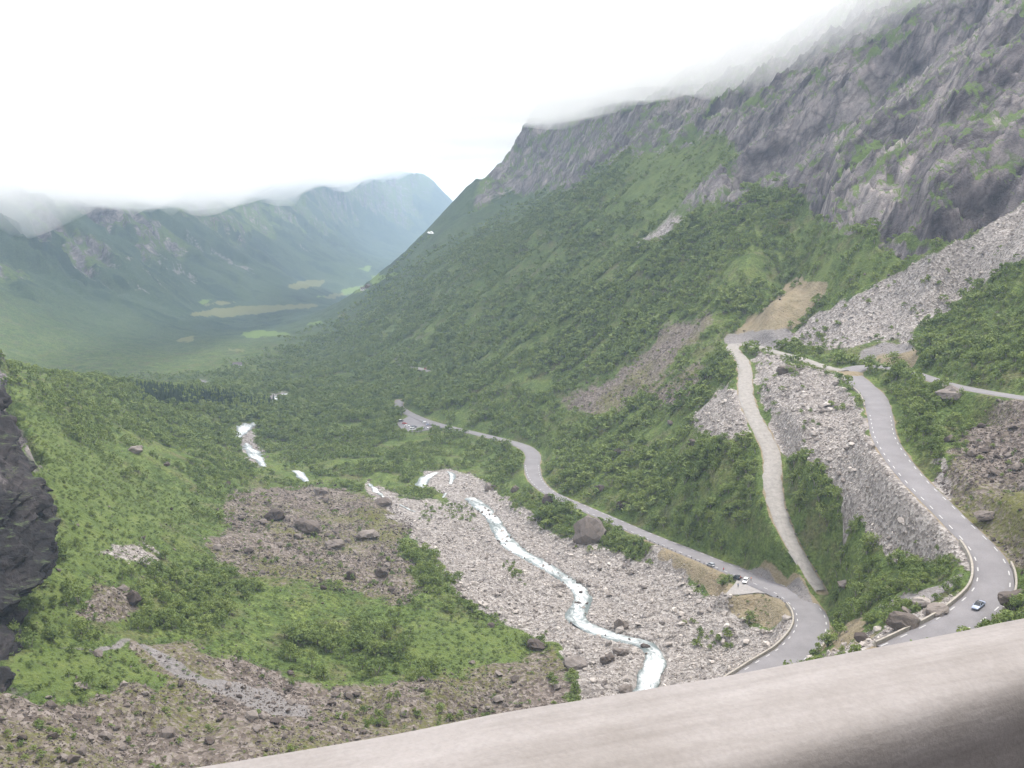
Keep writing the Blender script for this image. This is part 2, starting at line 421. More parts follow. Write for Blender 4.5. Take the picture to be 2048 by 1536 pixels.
def seg_dist(x, y, L):
    """distance to a polyline, and level and half width there"""
    best = np.full(x.shape, 1e9); bi_ = np.zeros(x.shape, int)
    P = L[::2] if len(L) > 60 else L
    for i in range(len(P)):
        d = (x - P[i, 0]) ** 2 + (y - P[i, 1]) ** 2
        m = d < best
        best[m] = d[m]; bi_[m] = i
    t = np.gradient(P[:, :3], axis=0); h2 = t[:, 0] ** 2 + t[:, 1] ** 2 + 1e-9
    al = ((x - P[bi_, 0]) * t[bi_, 0] + (y - P[bi_, 1]) * t[bi_, 1]) / h2[bi_]
    al = np.clip(al, -.6, .6)
    d2 = (x - P[bi_, 0] - al * t[bi_, 0]) ** 2 + (y - P[bi_, 1] - al * t[bi_, 1]) ** 2
    return np.sqrt(d2), P[bi_, 2] + al * t[bi_, 2], P[bi_, 3] / 2
def near_lines(x, y, z, lines, reach=40):
    res = []
    for L in lines:
        m = (x > L[:, 0].min() - reach) & (x < L[:, 0].max() + reach) & (y > L[:, 1].min() - reach) & (y < L[:, 1].max() + reach)
        d = np.full(x.shape, 1e9); zz = np.zeros(x.shape); w = np.zeros(x.shape)
        if m.any(): d[m], zz[m], w[m] = seg_dist(x[m], y[m], L)
        res.append((d, zz, w))
    return res
def in_poly(x, y, P):
    ins = np.zeros(np.shape(x), bool)
    for a, b in zip(P, P[1:] + P[:1]):
        if a[1] == b[1]: continue
        ins ^= ((a[1] > y) != (b[1] > y)) & (x < (b[0] - a[0]) * (y - a[1]) / (b[1] - a[1]) + a[0])
    return ins

W = weights(GX, GY, Z0)
_, _py = project(GX, GY, Z0)
W['grass'] = np.where((_py < 620) & (GX > 0), W['grass'] * (.6 + .4 * sstep(-.3, .4, fbm(GX / 20, GY / 20, o=3))), W['grass'])
W['grass'] = W['grass'] * (.55 + .5 * sstep(-.5, .3, fbm(GX / 13 + 8, GY / 13, o=3)))
RR = np.broadcast_to(R[None], GX.shape)
ROADS = near_lines(GX, GY, Z0, [L3, U3, G3])
(RIVD,) = near_lines(GX, GY, Z0, [V3])
calm = np.ones(GX.shape)
for d, zz, w in ROADS: calm = np.minimum(calm, sstep(3, 16, d - w))
calm = np.minimum(calm, sstep(1, 10, RIVD[0] - RIVD[2]))
cx, cyy = np.mean([p[:2] for p in PARK], 0)
calm = np.minimum(calm, sstep(18, 34, np.hypot(GX - cx, GY - cyy)))
near_cam = sstep(170, 230, RR)

# relief: gullies and ledges in the rock, hummocks in the scrub, rubble in the scree
u = GY * .97 - GX * .25; v = GX
rock = W['rock']
wx = fbm(GX / 60, GY / 60, Z0 / 60, o=3); wy = fbm(GX / 60 + 31, GY / 60, Z0 / 60 + 7, o=3)
rid = 1 - np.abs(fbm((u + 22 * wx + .35 * v) / 75, (v + 30 * wy) / 260, o=3)) * 2
rid2 = 1 - np.abs(fbm((u + 9 * wy + .5 * Z0) / 24, (v + 8 * wx) / 70 + 5, Z0 / 50, o=3)) * 2
led = fbm((u + .6 * Z0) / 30 + wx, (v - .8 * Z0) / 22 + wy, Z0 / 20, o=4)
led2 = np.abs(fbm(u / 9, v / 9, Z0 / 7 + 3, o=3))
steps = 3.5 * (Z0 / 14 + 1.2 * wx - np.floor(Z0 / 14 + 1.2 * wx)) ** 3
cr1 = np.abs(fbm((u + .5 * Z0 + 10 * wx) / 34, (v - .5 * Z0 + 10 * wy) / 60, Z0 / 40 + 9, o=4, g=.6))     # creases
cr2 = np.abs(fbm((u + .8 * Z0) / 13 + wx, (v - .4 * Z0) / 26 + wy, Z0 / 14 + 2, o=3, g=.6))
dz = rock * near_cam * (15 * (rid - .4) + 5 * (rid2 - .4) + 4.5 * led - 3 * led2 + 1.2 * steps + 6 * np.minimum(cr1, .45) + 2.2 * np.minimum(cr2, .4) - 4)
soft = (1 - rock)
dz += soft * calm * near_cam * (2.2 * fbm(GX / 38, GY / 38, o=3) + .7 * noise(GX / 7, GY / 7) * (RR < 1600))
scr = np.maximum(W['pale'], W['brown']) * calm
scr = scr * near_cam
dz += scr * (.9 * fbm(GX / 9, GY / 9, o=3))
dz += W['brown'] * near_cam * calm * np.maximum(0, fbm(GX / 16 + 9, GY / 16, o=2)) * 3.0
# gullies down the wooded wall and the far wall
wallw = soft * sstep(-40, 160, GX + .257 * (GY - 570)) * sstep(480, 700, RR) * calm
g = 1 - np.abs(fbm((u + 12 * wx) / 95, v / 420, o=3)) * 2
dz += wallw * 7 * (g - .4)
farw = sstep(-560, -900, GX) * sstep(1300, 1900, RR)
gl = 1 - np.abs(fbm((GY + 70 * wx) / 330, GX / 1500, o=4)) * 2
gl2 = 1 - np.abs(fbm((GY + 40 * wx) / 110, GX / 500 + 3, o=3)) * 2
dz += farw * (30 * (gl - .4) + 18 * (gl2 - .4)) * sstep(-230, -60, Z0)
dz += sstep(1500, 2200, RR) * (3.2 * fbm(GX / 60, GY / 60, o=4)) * (1 - W['field']) * (1 - W['green'])
# the far wall ends in a plateau under the cloud
cap = 215 + .028 * np.clip(GY - 2200, 0, 5000) + 45 * fbm(GX / 400, GY / 400, o=3)
lim = sstep(-250, -500, GX) * sstep(1300, 1700, RR)
over = np.maximum(Z0 + dz - cap, 0)
dz = dz - lim * over * .88
Z = Z0 + dz
# beds of the roads and of the river
for d, zz, w in ROADS:
    k = 1 - sstep(1.2, 8.5, d - w)
    Z = Z * (1 - k) + (zz - .35) * k
def level_area(Z, P, fall):
    zc = np.mean([p[2] for p in P]); cx, cy_ = np.mean([p[:2] for p in P], 0)
    A = np.c_[[p[0] - cx for p in P], [p[1] - cy_ for p in P], np.ones(len(P))]
    pl = np.linalg.lstsq(A, np.array([p[2] for p in P]), rcond=None)[0]
    zz = pl[0] * (GX - cx) + pl[1] * (GY - cy_) + pl[2]
    ring = np.array([(p[0], p[1], 0, 0) for p in P + P[:1]])
    ring = np.concatenate([np.linspace(ring[i], ring[i + 1], 12) for i in range(len(P))])
    (d, _, _), = near_lines(GX, GY, Z, [ring], 25)
    d = np.where(in_poly(GX, GY, P), 0, d)
    k = 1 - sstep(1, fall, d)
    return Z * (1 - k) + (zz - .35) * k
Z = level_area(Z, BAY, 6)
Z = level_area(Z, PARK, 14)
k = 1 - sstep(0.0, 9, RIVD[0] - RIVD[2])
bedz = RIVD[1] - .1 + .9 * sstep(-1, 4, RIVD[0] - RIVD[2]) - .8 * (RIVD[0] < RIVD[2])
Z = Z * (1 - k) + bedz * k

def col_row(x, y):
    a = np.arctan2(x, y); l = np.log(np.maximum(np.hypot(x, y), 12.01))
    return np.interp(a, AZ, np.arange(len(AZ))), np.interp(l, LR, np.arange(len(LR)))
def ground(x, y, Zg=None):
    Zg = Z if Zg is None else Zg
    c, r = col_row(np.asarray(x, float), np.asarray(y, float))
    i = np.clip(np.floor(c).astype(int), 0, len(AZ) - 2); j = np.clip(np.floor(r).astype(int), 0, len(LR) - 2)
    fc = c - i; fr = r - j
    return (Zg[i, j] * (1 - fc) + Zg[i + 1, j] * fc) * (1 - fr) + (Zg[i, j + 1] * (1 - fc) + Zg[i + 1, j + 1] * fc) * fr
TT = Z / RR
def hit(px, py, rmin=190):
    """ground point met by the sight line of a photo pixel"""
    a, t = ray(px, py)
    i = int(np.clip(np.interp(a, AZ, np.arange(len(AZ))), 0, len(AZ) - 1))
    ok = (TT[i] >= t) & (R > rmin)
    j = int(np.argmax(ok)) if ok.any() else len(R) - 1
    j0 = max(j - 1, 0)
    f = 0 if TT[i, j] == TT[i, j0] else np.clip((t - TT[i, j0]) / (TT[i, j] - TT[i, j0]), 0, 1)
    r = math.exp(LR[j0] + f * (LR[j] - LR[j0]))
    x, y = r * math.sin(a), r * math.cos(a)
    return x, y, float(ground(x, y))
HOR = np.maximum.accumulate(np.where(RR > 150, TT, -9), axis=1)          # skyline so far along each bearing
def seen(x, y, top):
    """is a point this high over the ground in view, and where in the photo"""
    c, r = col_row(x, y)
    i = np.clip(c.astype(int), 0, len(AZ) - 1); j = np.clip(r.astype(int) - 2, 0, len(LR) - 1)
    z = ground(x, y) + top
    px, py = project(x, y, z)
    wall_y = np.interp(px, [0, 330, 1000, 1650, 2048], [1590, 1536, 1425, 1305, 1238])
    return (z / np.hypot(x, y) > HOR[i, j]) & (px > 0) & (px < 2048) & (py < wall_y - 4), px, py

# ------------------------------------------------------------------ materials
def new_mat(name, rough=.9, spec=.2):
    m = bpy.data.materials.new(name); m.use_nodes = True
    b = m.node_tree.nodes['Principled BSDF']
    b.inputs['Roughness'].default_value = rough
    b.inputs['Specular IOR Level'].default_value = spec
    return m, m.node_tree, b
def N(nt, t, **kw):
    n = nt.nodes.new(t)
    for k_, v_ in kw.items():
        setattr(n, k_, v_)
    return n
def tex_noise(nt, vec, scale, detail=4, rough=.6, dist=0.0):
    n = N(nt, 'ShaderNodeTexNoise')
    n.inputs['Scale'].default_value = scale; n.inputs['Detail'].default_value = detail
    n.inputs['Roughness'].default_value = rough; n.inputs['Distortion'].default_value = dist
    if vec is not None: nt.links.new(vec, n.inputs['Vector'])
    return n.outputs['Fac']
def ramp(nt, fac, stops):
    n = N(nt, 'ShaderNodeValToRGB')
    e = n.color_ramp.elements
    while len(e) < len(stops): e.new(0.5)
    for q, (p, c) in zip(e, stops):
        q.position = p; q.color = (*c, 1) if len(c) == 3 else c
    nt.links.new(fac, n.inputs['Fac'])
    return n.outputs['Color']
def mix(nt, fac, a, b, mode='MIX'):
    n = N(nt, 'ShaderNodeMix', data_type='RGBA', blend_type=mode)
    for s, v_ in (('Factor', fac), ('A', a), ('B', b)):
        if isinstance(v_, (int, float)): n.inputs[s].default_value = v_
        elif isinstance(v_, tuple): n.inputs[s].default_value = (*v_, 1)
        else: nt.links.new(v_, n.inputs[s])
    return n.outputs['Result']
def math_n(nt, op, a, b=None, c=None, clamp=False):
    n = N(nt, 'ShaderNodeMath', operation=op, use_clamp=clamp)
    for i, v_ in enumerate((a, b, c)):
        if v_ is None: continue
        if isinstance(v_, (int, float)): n.inputs[i].default_value = v_
        else: nt.links.new(v_, n.inputs[i])
    return n.outputs[0]
def bump(nt, b, h, strength, dist):
    n = N(nt, 'ShaderNodeBump')
    n.inputs['Strength'].default_value = strength; n.inputs['Distance'].default_value = dist
    nt.links.new(h, n.inputs['Height']); nt.links.new(n.outputs['Normal'], b.inputs['Normal'])

def ground_material():
    m, nt, b = new_mat('ground_cover', .95, .1)
    geo = N(nt, 'ShaderNodeNewGeometry'); pos = geo.outputs['Position']
    a1 = N(nt, 'ShaderNodeVertexColor', layer_name='cover_a'); a2 = N(nt, 'ShaderNodeVertexColor', layer_name='cover_b'); a3 = N(nt, 'ShaderNodeVertexColor', layer_name='cover_c')
    s1 = N(nt, 'ShaderNodeSeparateColor'); s2 = N(nt, 'ShaderNodeSeparateColor'); s3 = N(nt, 'ShaderNodeSeparateColor')
    for a, s in ((a1, s1), (a2, s2), (a3, s3)): nt.links.new(a.outputs['Color'], s.inputs[0])
    big = tex_noise(nt, pos, .02, 5); mid = tex_noise(nt, pos, .12, 5, .65); fine = tex_noise(nt, pos, .7, 4, .7); huge = tex_noise(nt, pos, .004, 5, .6)
    vor = N(nt, 'ShaderNodeTexVoronoi'); nt.links.new(pos, vor.inputs['Vector']); vor.inputs['Scale'].default_value = .95
    vcol = N(nt, 'ShaderNodeSeparateColor'); nt.links.new(vor.outputs['Color'], vcol.inputs[0])
    # undergrowth below the scrub, and the far woods where single trees can no longer be told apart
    forest = ramp(nt, mid, [(.25, (.045, .07, .022)), (.5, (.085, .12, .034)), (.72, (.13, .165, .05))])
    far = ramp(nt, math_n(nt, 'MULTIPLY_ADD', mid, .4, math_n(nt, 'MULTIPLY', huge, .6)), [(.32, (.03, .052, .036)), (.5, (.055, .083, .048)), (.68, (.074, .1, .06))])
    far = mix(nt, math_n(nt, 'MULTIPLY', ramp(nt, tex_noise(nt, pos, .0085, 5, .6, .8), [(.5, (0, 0, 0)), (.6, (1, 1, 1))]), .7), far, (.022, .042, .03))
    tuft = ramp(nt, fine, [(.35, (.5, .5, .5)), (.65, (1.25, 1.25, 1.2))])
    forest = mix(nt, math_n(nt, 'MULTIPLY', ramp(nt, tex_noise(nt, pos, .055, 5, .7), [(.5, (0, 0, 0)), (.64, (1, 1, 1))]), .6), forest, (.125, .108, .062))
    forest = mix(nt, math_n(nt, 'MULTIPLY', ramp(nt, tex_noise(nt, pos, .037, 5, .65, .5), [(.54, (0, 0, 0)), (.66, (1, 1, 1))]), .75), forest, (.125, .155, .043))
    col = mix(nt, s3.outputs[2], forest, far)
    col = mix(nt, 1.0, col, tuft, 'MULTIPLY')
    def sharpen(w, n_, k=.95):
        x = math_n(nt, 'MULTIPLY_ADD', math_n(nt, 'SUBTRACT', n_, .5), k, w)
        mr = N(nt, 'ShaderNodeMapRange', interpolation_type='SMOOTHSTEP')
        mr.inputs['From Min'].default_value = .38; mr.inputs['From Max'].default_value = .62
        nt.links.new(x, mr.inputs['Value']); return mr.outputs[0]
    grass = ramp(nt, mid, [(.25, (.058, .082, .026)), (.5, (.09, .122, .035)), (.75, (.13, .155, .05))])
    col = mix(nt, sharpen(s2.outputs[0], mid), col, grass)
    brown = ramp(nt, vcol.outputs[0], [(.0, (.07, .056, .048)), (.45, (.125, .102, .087)), (.8, (.18, .152, .133)), (1, (.225, .195, .175))])
    brown = mix(nt, sharpen(math_n(nt, 'SUBTRACT', big, .07), fine, .9), brown, (.11, .11, .04))
    col = mix(nt, sharpen(s1.outputs[2], mid), col, brown)
    pale = ramp(nt, vcol.outputs[0], [(.0, (.12, .106, .096)), (.4, (.22, .198, .182)), (.8, (.29, .265, .245)), (1, (.36, .335, .31))])
    col = mix(nt, sharpen(s1.outputs[1], mid), col, pale)
    earth = ramp(nt, mid, [(.3, (.15, .125, .075)), (.55, (.22, .185, .125)), (.75, (.29, .255, .19))])
    earth = mix(nt, sharpen(big, mid, 1.2), earth, (.215, .175, .115))
    col = mix(nt, sharpen(s2.outputs[1], mid), col, earth)
    grav = ramp(nt, fine, [(.3, (.14, .128, .122)), (.6, (.2, .185, .178)), (.8, (.26, .242, .234))])
    col = mix(nt, sharpen(s2.outputs[2], mid), col, grav)
    # rock wall: grey with violet and ochre bands, dark streaks and cracks, grass on the gentler ledges
    def along(v, k_):
        d = N(nt, 'ShaderNodeVectorMath', operation='DOT_PRODUCT'); nt.links.new(pos, d.inputs[0]); d.inputs[1].default_value = tuple(q * k_ for q in v); return d.outputs['Value']
    def slope_space(kf):
        c3 = N(nt, 'ShaderNodeCombineXYZ')
        for i_, v_ in enumerate((along((-.747, -.19, -.637), kf), along((.247, -.969, 0), 1), along((.62, .157, -.77), .6))): nt.links.new(v_, c3.inputs[i_])
        return c3.outputs[0]
    st = tex_noise(nt, slope_space(.3), .03, 8, .7, .7); st2 = tex_noise(nt, slope_space(.22), .16, 6, .75, .5)
    crk = N(nt, 'ShaderNodeTexVoronoi', feature='DISTANCE_TO_EDGE'); crk.inputs['Scale'].default_value = .055
    wv = N(nt, 'ShaderNodeVectorMath', operation='MULTIPLY_ADD'); nt.links.new(tex_noise(nt, pos, .05, 3), wv.inputs[0]); wv.inputs[1].default_value = (14, 14, 14); nt.links.new(slope_space(.35), wv.inputs[2])
    nt.links.new(wv.outputs[0], crk.inputs['Vector'])
    crack = ramp(nt, crk.outputs['Distance'], [(.0, (.55, .53, .55)), (.05, (.85, .85, .85)), (.12, (1, 1, 1))])
    rk = ramp(nt, st, [(.34, (.04, .034, .037)), (.44, (.1, .088, .091)), (.53, (.17, .152, .15)), (.63, (.24, .216, .206)), (.74, (.35, .32, .298))])
    rk = mix(nt, 1.0, rk, ramp(nt, st2, [(.32, (.36, .35, .37)), (.5, (1, 1, 1)), (.66, (1.45, 1.42, 1.36))]), 'MULTIPLY')
    rk = mix(nt, 1.0, rk, crack, 'MULTIPLY')
    sx = N(nt, 'ShaderNodeSeparateXYZ'); nt.links.new(geo.outputs['True Normal'], sx.inputs[0])
    lv = math_n(nt, 'MULTIPLY_ADD', tex_noise(nt, pos, .03, 6, .65), 1.15, math_n(nt, 'MULTIPLY', sx.outputs[2], .55))
    mr = N(nt, 'ShaderNodeMapRange', interpolation_type='SMOOTHSTEP'); mr.inputs['From Min'].default_value = .84; mr.inputs['From Max'].default_value = .98
    nt.links.new(lv, mr.inputs['Value'])
    rk = mix(nt, math_n(nt, 'MULTIPLY', mr.outputs[0], .9), rk, ramp(nt, mid, [(.3, (.05, .08, .022)), (.7, (.1, .145, .035))]))
    col = mix(nt, sharpen(s1.outputs[0], st2), col, rk)
    # fields on the valley floor
    col = mix(nt, sharpen(s3.outputs[0], mid, .3), col, (.135, .14, .062))
    col = mix(nt, sharpen(s3.outputs[1], mid, .3), col, (.12, .17, .05))
    nt.links.new(col, b.inputs['Base Color'])
    h = math_n(nt, 'ADD', math_n(nt, 'MULTIPLY', fine, .6), math_n(nt, 'ADD', st2, math_n(nt, 'MULTIPLY', vor.outputs['Distance'], .25)))
    bump(nt, b, h, .9, 1.8)
    return m
M_GROUND = ground_material()

# far walls: bare gullies running down them show as pale streaks of gravel, and rock takes over higher up
fr = sstep(1300, 2000, RR) * sstep(-560, -760, GX)
streak = sstep(.86, .99, 1 - np.abs(fbm((GY + 60 * wx) / 170, GX / 2200 + 7, o=3)) * 2) * sstep(.05, .4, fbm(GY / 700, GX / 260, o=2) + .1) * fr
highrock = fr * sstep(-.15, .25, fbm(GY / 200, GX / 420, Z0 / 120, o=4) + (Z0 + 60) / 320)
W['gravel'] = np.maximum(W['gravel'], .55 * streak * sstep(-205, -150, Z0))
W['rock'] = np.maximum(W['rock'], .85 * highrock * sstep(-160, -40, Z0))
# stony ground along the river, worn verges along the roads
for (d, zz, w), k_ in zip(ROADS, (.7, .65, .75)):
    vg = (1 - sstep(.3, 1.7 + 1.0 * noise(GX / 5, GY / 5), d - w)) * k_
    W['earth'] = np.maximum(W['earth'], vg * (d < 30))
pk = 1 - sstep(13, 20, np.hypot(GX - cx, GY - cyy))
FARW = sstep(1300, 2000, RR)

nA, nR = GX.shape
verts = np.stack([GX, GY, Z], -1).reshape(-1, 3).astype(np.float32)
idx = np.arange(nA * nR).reshape(nA, nR)
quads = np.stack([idx[:-1, :-1], idx[1:, :-1], idx[1:, 1:], idx[:-1, 1:]], -1).reshape(-1, 4)
quads = quads[:, ::-1]
me = bpy.data.meshes.new('mountain_terrain')
me.vertices.add(len(verts)); me.vertices.foreach_set('co', verts.ravel())
me.loops.add(quads.size); me.loops.foreach_set('vertex_index', quads.ravel().astype(np.int32))
me.polygons.add(len(quads)); me.polygons.foreach_set('loop_start', np.arange(0, quads.size, 4, dtype=np.int32))
me.polygons.foreach_set('loop_total', np.full(len(quads), 4, np.int32))
me.polygons.foreach_set('use_smooth', np.ones(len(quads), bool))
me.update(calc_edges=True)
for nm, ks in (('cover_a', ('rock', 'pale', 'brown')), ('cover_b', ('grass', 'earth', 'gravel')), ('cover_c', ('field', 'green', None))):
    at = me.color_attributes.new(nm, 'FLOAT_COLOR', 'POINT')
    c = np.ones((nA * nR, 4), np.float32)
    for q, kk in enumerate(ks): c[:, q] = (W[kk] if kk else FARW).ravel()
    at.data.foreach_set('color', c.ravel())
me.materials.append(M_GROUND)
terrain = tag(link(bpy.data.objects.new('mountain_terrain', me)), 'steep valley of scree, birch scrub and grey rock walls', kind='structure')

# ------------------------------------------------------------------ roads
def asphalt():
    m, nt, b = new_mat('worn_asphalt', .85, .3)
    pos = N(nt, 'ShaderNodeNewGeometry').outputs['Position']
    n1 = tex_noise(nt, pos, .15, 4); n2 = tex_noise(nt, pos, 2.5, 3, .7)
    c = ramp(nt, n1, [(.3, (.135, .127, .13)), (.7, (.175, .165, .168))])
    c = mix(nt, 1.0, c, ramp(nt, n2, [(.3, (.9, .9, .9)), (.7, (1.08, 1.08, 1.08))]), 'MULTIPLY')
    nt.links.new(c, b.inputs['Base Color']); bump(nt, b, n2, .3, .05)
    return m
def simple_mat(name, col, rough=.85, spec=.2, var=.15, scale=1.5, metal=0.0):
    m, nt, b = new_mat(name, rough, spec)
    pos = N(nt, 'ShaderNodeTexCoord').outputs['Object']
    n1 = tex_noise(nt, pos, scale, 4, .65)
    c = ramp(nt, n1, [(.3, tuple(v * (1 - var) for v in col)), (.7, tuple(min(1, v * (1 + var)) for v in col))])
    nt.links.new(c, b.inputs['Base Color'])
    b.inputs['Metallic'].default_value = metal
    return m
M_ASPH = asphalt()
M_TRACK = simple_mat('gravel_track', (.225, .21, .192), .95, .1, .2, .6)
M_PAINT = simple_mat('road_paint', (.36, .35, .34), .7, .2, .12, 3)
M_WALL = simple_mat('weathered_concrete', (.27, .245, .21), .9, .2, .25, 1.2)
M_STONE_GUARD = simple_mat('guard_stone', (.13, .12, .115), .9, .2, .3, 2)

def tangents(P):
    t = np.zeros((len(P), 2)); t[1:-1] = P[2:, :2] - P[:-2, :2]; t[0] = P[1, :2] - P[0, :2]; t[-1] = P[-1, :2] - P[-2, :2]
    t /= np.linalg.norm(t, axis=1)[:, None] + 1e-9
    return t
def ribbon(name, P, mat, rag=0.0, lift=0.0, label=None):
    t = tangents(P); nrm = np.c_[-t[:, 1], t[:, 0]]
    vs_, fs = [], []
    for i, p in enumerate(P):
        hl = p[3] / 2 + rag * float(noise(p[0] / 4, p[1] / 4)); hr = p[3] / 2 + rag * float(noise(p[0] / 4 + 40, p[1] / 4))
        for o, dz_ in ((hl + .9, -.9), (hl, 0), (hl * .5, .04), (0, .06), (-hr * .5, .04), (-hr, 0), (-hr - .9, -.9)):
            vs_.append((p[0] + nrm[i, 0] * o, p[1] + nrm[i, 1] * o, p[2] + lift + dz_))
        if i:
            for k_ in range(6):
                a = (i - 1) * 7 + k_
                fs.append((a, a + 1, a + 8, a + 7))
    o = mesh_obj(name, vs_, fs, [mat], smooth=True)
    return tag(o, label, kind='structure')
ROAD_L = ribbon('lower_road', L3, M_ASPH, .12, 0, 'paved two lane road winding down beside the river')
ROAD_U = ribbon('upper_road', U3, M_ASPH, .12, 0, 'paved hairpin road on the slope at right')
ROAD_G = ribbon('gravel_track', G3, M_TRACK, .5, .02, 'pale old gravel track between the two paved roads')
def flat_area(name, P, mat, lift, label):
    n = len(P)
    o = mesh_obj(name, [(p[0], p[1], p[2] + lift) for p in P] + [(p[0], p[1], p[2] - 1.5) for p in P],
                 [tuple(range(n))] + [(i, i + n, (i + 1) % n + n, (i + 1) % n) for i in range(n)], [mat])
    bm = bmesh.new(); bm.from_mesh(o.data); bmesh.ops.recalc_face_normals(bm, faces=bm.faces); bm.to_mesh(o.data); bm.free()
    return tag(o, label, kind='structure')
flat_area('gravel_pull_off', BAY, simple_mat('fine_grey_gravel', (.24, .225, .215), .95, .1, .15, 1), .03, 'small grey gravel pull-off in the bend of the lower road')
flat_area('car_park', PARK, M_ASPH, .03, 'small car park beside the lower road among trees')

def offset_line(P, off, i0, i1, step=1):
    t = tangents(P); nrm = np.c_[-t[:, 1], t[:, 0]]
    Q = P[:, :2] + nrm * (np.sign(off) * P[:, 3] / 2 + off)[:, None]
    return np.c_[Q, P[:, 2]][i0:i1:step], t[i0:i1:step]
def near_i(P, px, py):
    u_, v_ = project(P[:, 0], P[:, 1], P[:, 2])
    return int(np.argmin((u_ - px) ** 2 + (v_ - py) ** 2))
def cum(P): return np.r_[0, np.cumsum(np.linalg.norm(np.diff(P[:, :2], axis=0), axis=1))]
def dashes(road, P, offs, period, length, width, i0=0, i1=None):
    s = cum(P); t = tangents(P); nrm = np.c_[-t[:, 1], t[:, 0]]
    i1 = len(P) - 1 if i1 is None else i1
    vs_, fs = [], []
    for side in offs:
        q = s[i0] + 1
        while q < s[i1] - length:
            row = []
            for e in (q, q + length):
                x = np.interp(e, s, P[:, 0]); y = np.interp(e, s, P[:, 1]); z = np.interp(e, s, P[:, 2])
                hw = np.interp(e, s, P[:, 3]) / 2; nx = np.interp(e, s, nrm[:, 0]); ny = np.interp(e, s, nrm[:, 1])
                o = side * (hw - .75)
                row += [(x + nx * (o - width / 2), y + ny * (o - width / 2), z + .055), (x + nx * (o + width / 2), y + ny * (o + width / 2), z + .055)]
            b_ = len(vs_); vs_ += row; fs.append((b_, b_ + 1, b_ + 3, b_ + 2)); q += period
    o = mesh_obj('edge_line', vs_, fs, [M_PAINT], parent=road)
    tag(o, kind='stuff')
dashes(ROAD_L, L3, (1, -1), 6.4, 2.3, .34, 0, near_i(L3, 1062, 930))
dashes(ROAD_U, U3, (1, -1), 6.4, 2.3, .32, near_i(U3, 1760, 830), None)

def low_wall(P, side, a, b, h, th, label, gap=.35):
    i0, i1 = sorted((near_i(P, *a), near_i(P, *b)))
    Q, t = offset_line(P, side * gap, i0, i1 + 1)
    vs_, fs = [], []
    for i, (p, tt) in enumerate(zip(Q, t)):
        nx, ny = -tt[1] * side, tt[0] * side
        hh = h + .05 * float(noise(p[0] / 3, p[1] / 3))
        for o, z in ((0, -.3), (.02, hh - .06), (.08, hh), (th - .08, hh), (th, hh - .06), (th + .25, -2.2)):
            vs_.append((p[0] + nx * o, p[1] + ny * o, p[2] + z))
        if i:
            for k_ in range(5):
                c_ = (i - 1) * 6 + k_; f = (c_, c_ + 1, c_ + 7, c_ + 6); fs.append(f if side > 0 else f[::-1])
    n = len(Q); fs += [tuple(range(6)), tuple(range((n - 1) * 6, n * 6))]
    o = mesh_obj('low_wall', vs_, fs, [M_WALL])
    return tag(o, label, 'wall', 'low concrete walls along the paved roads')
low_wall(L3, 1, (1480,1375), (1588,1228), .75, .55, 'low tan concrete wall curving round the river side of the lower bend')
low_wall(L3, -1, (1500,1375), (1625,1262), .8, .6, 'short low wall on the inner side of the lower bend, ending at the big parapet')
low_wall(U3, -1, (1958,1075), (1780,1305), .85, .6, 'long low wall round the outer edge of the upper road behind the lone dark car')
low_wall(U3, 1, (1990,1120), (1965,1205), .8, .55, 'reddish low wall at the right edge of the upper road bend')
low_wall(U3, -1, (1700,745), (1752,815), .6, .5, 'pale low kerb wall on the outside of the top hairpin')

# guard stones along the drops
def rock_bm(seed, n=16, flat=.75, sub=False):
    r = np.random.default_rng(seed)
    p = r.normal(size=(n, 3)); p /= np.linalg.norm(p, axis=1)[:, None]
    p *= r.uniform(.72, 1.0, (n, 1)); p *= (1, r.uniform(.65, .9), flat * r.uniform(.8, 1.1))
    bm = bmesh.new()
    for q in p: bm.verts.new(q * .5)
    res = bmesh.ops.convex_hull(bm, input=bm.verts)
    loose = [v for v in bm.verts if not v.link_faces]
    bmesh.ops.delete(bm, geom=loose, context='VERTS')
    return bm
def rock_mesh(name, seed, mat, n=16, flat=.75):
    bm = rock_bm(seed, n, flat); me_ = bpy.data.meshes.new(name); bm.to_mesh(me_); bm.free(); me_.materials.append(mat); return me_
ORD = ['first','second','third','fourth','fifth','sixth','seventh','eighth','ninth','tenth','eleventh','twelfth','thirteenth','fourteenth','fifteenth','sixteenth','seventeenth','eighteenth','nineteenth','twentieth',
       'twenty-first','twenty-second','twenty-third','twenty-fourth','twenty-fifth','twenty-sixth']
g_me = [rock_mesh('guard_stone', 900 + k_, M_STONE_GUARD, 12, .9) for k_ in range(4)]
def guard_stones(P, side, a, b, every, group, label, size=.9, gap=.5):
    i0, i1 = sorted((near_i(P, *a), near_i(P, *b)))
    Q, t = offset_line(P, side * gap, i0, i1 + 1)
    s = np.r_[0, np.cumsum(np.linalg.norm(np.diff(Q[:, :2], axis=0), axis=1))]
    q = 0; k_ = 0
    while q < s[-1]:
        x, y, z = (np.interp(q, s, Q[:, c_]) for c_ in range(3))
        o = bpy.data.objects.new('guard_stone', g_me[k_ % 4])
        o.location = (x, y, z + .1); o.rotation_euler = (0, 0, random.uniform(0, 6)); sc_ = size * random.uniform(.8, 1.3); o.scale = (sc_, sc_ * .8, sc_)
        link(o); tag(o, f'{ORD[min(k_, 25)]} {label}', 'stone', group)
        q += every * random.uniform(.8, 1.25); k_ += 1
guard_stones(G3, 1, (1550,1000), (1640,1178), 5.0, 'guard stones along the gravel track', 'dark guard stone counting down the row edging the lower gravel track', 1.1)
guard_stones(L3, 1, (1300,1075), (1455,1138), 3.2, 'guard stones on the river side of the straight', 'guard stone from the near end of the river-side row on the lower road', .8, .25)
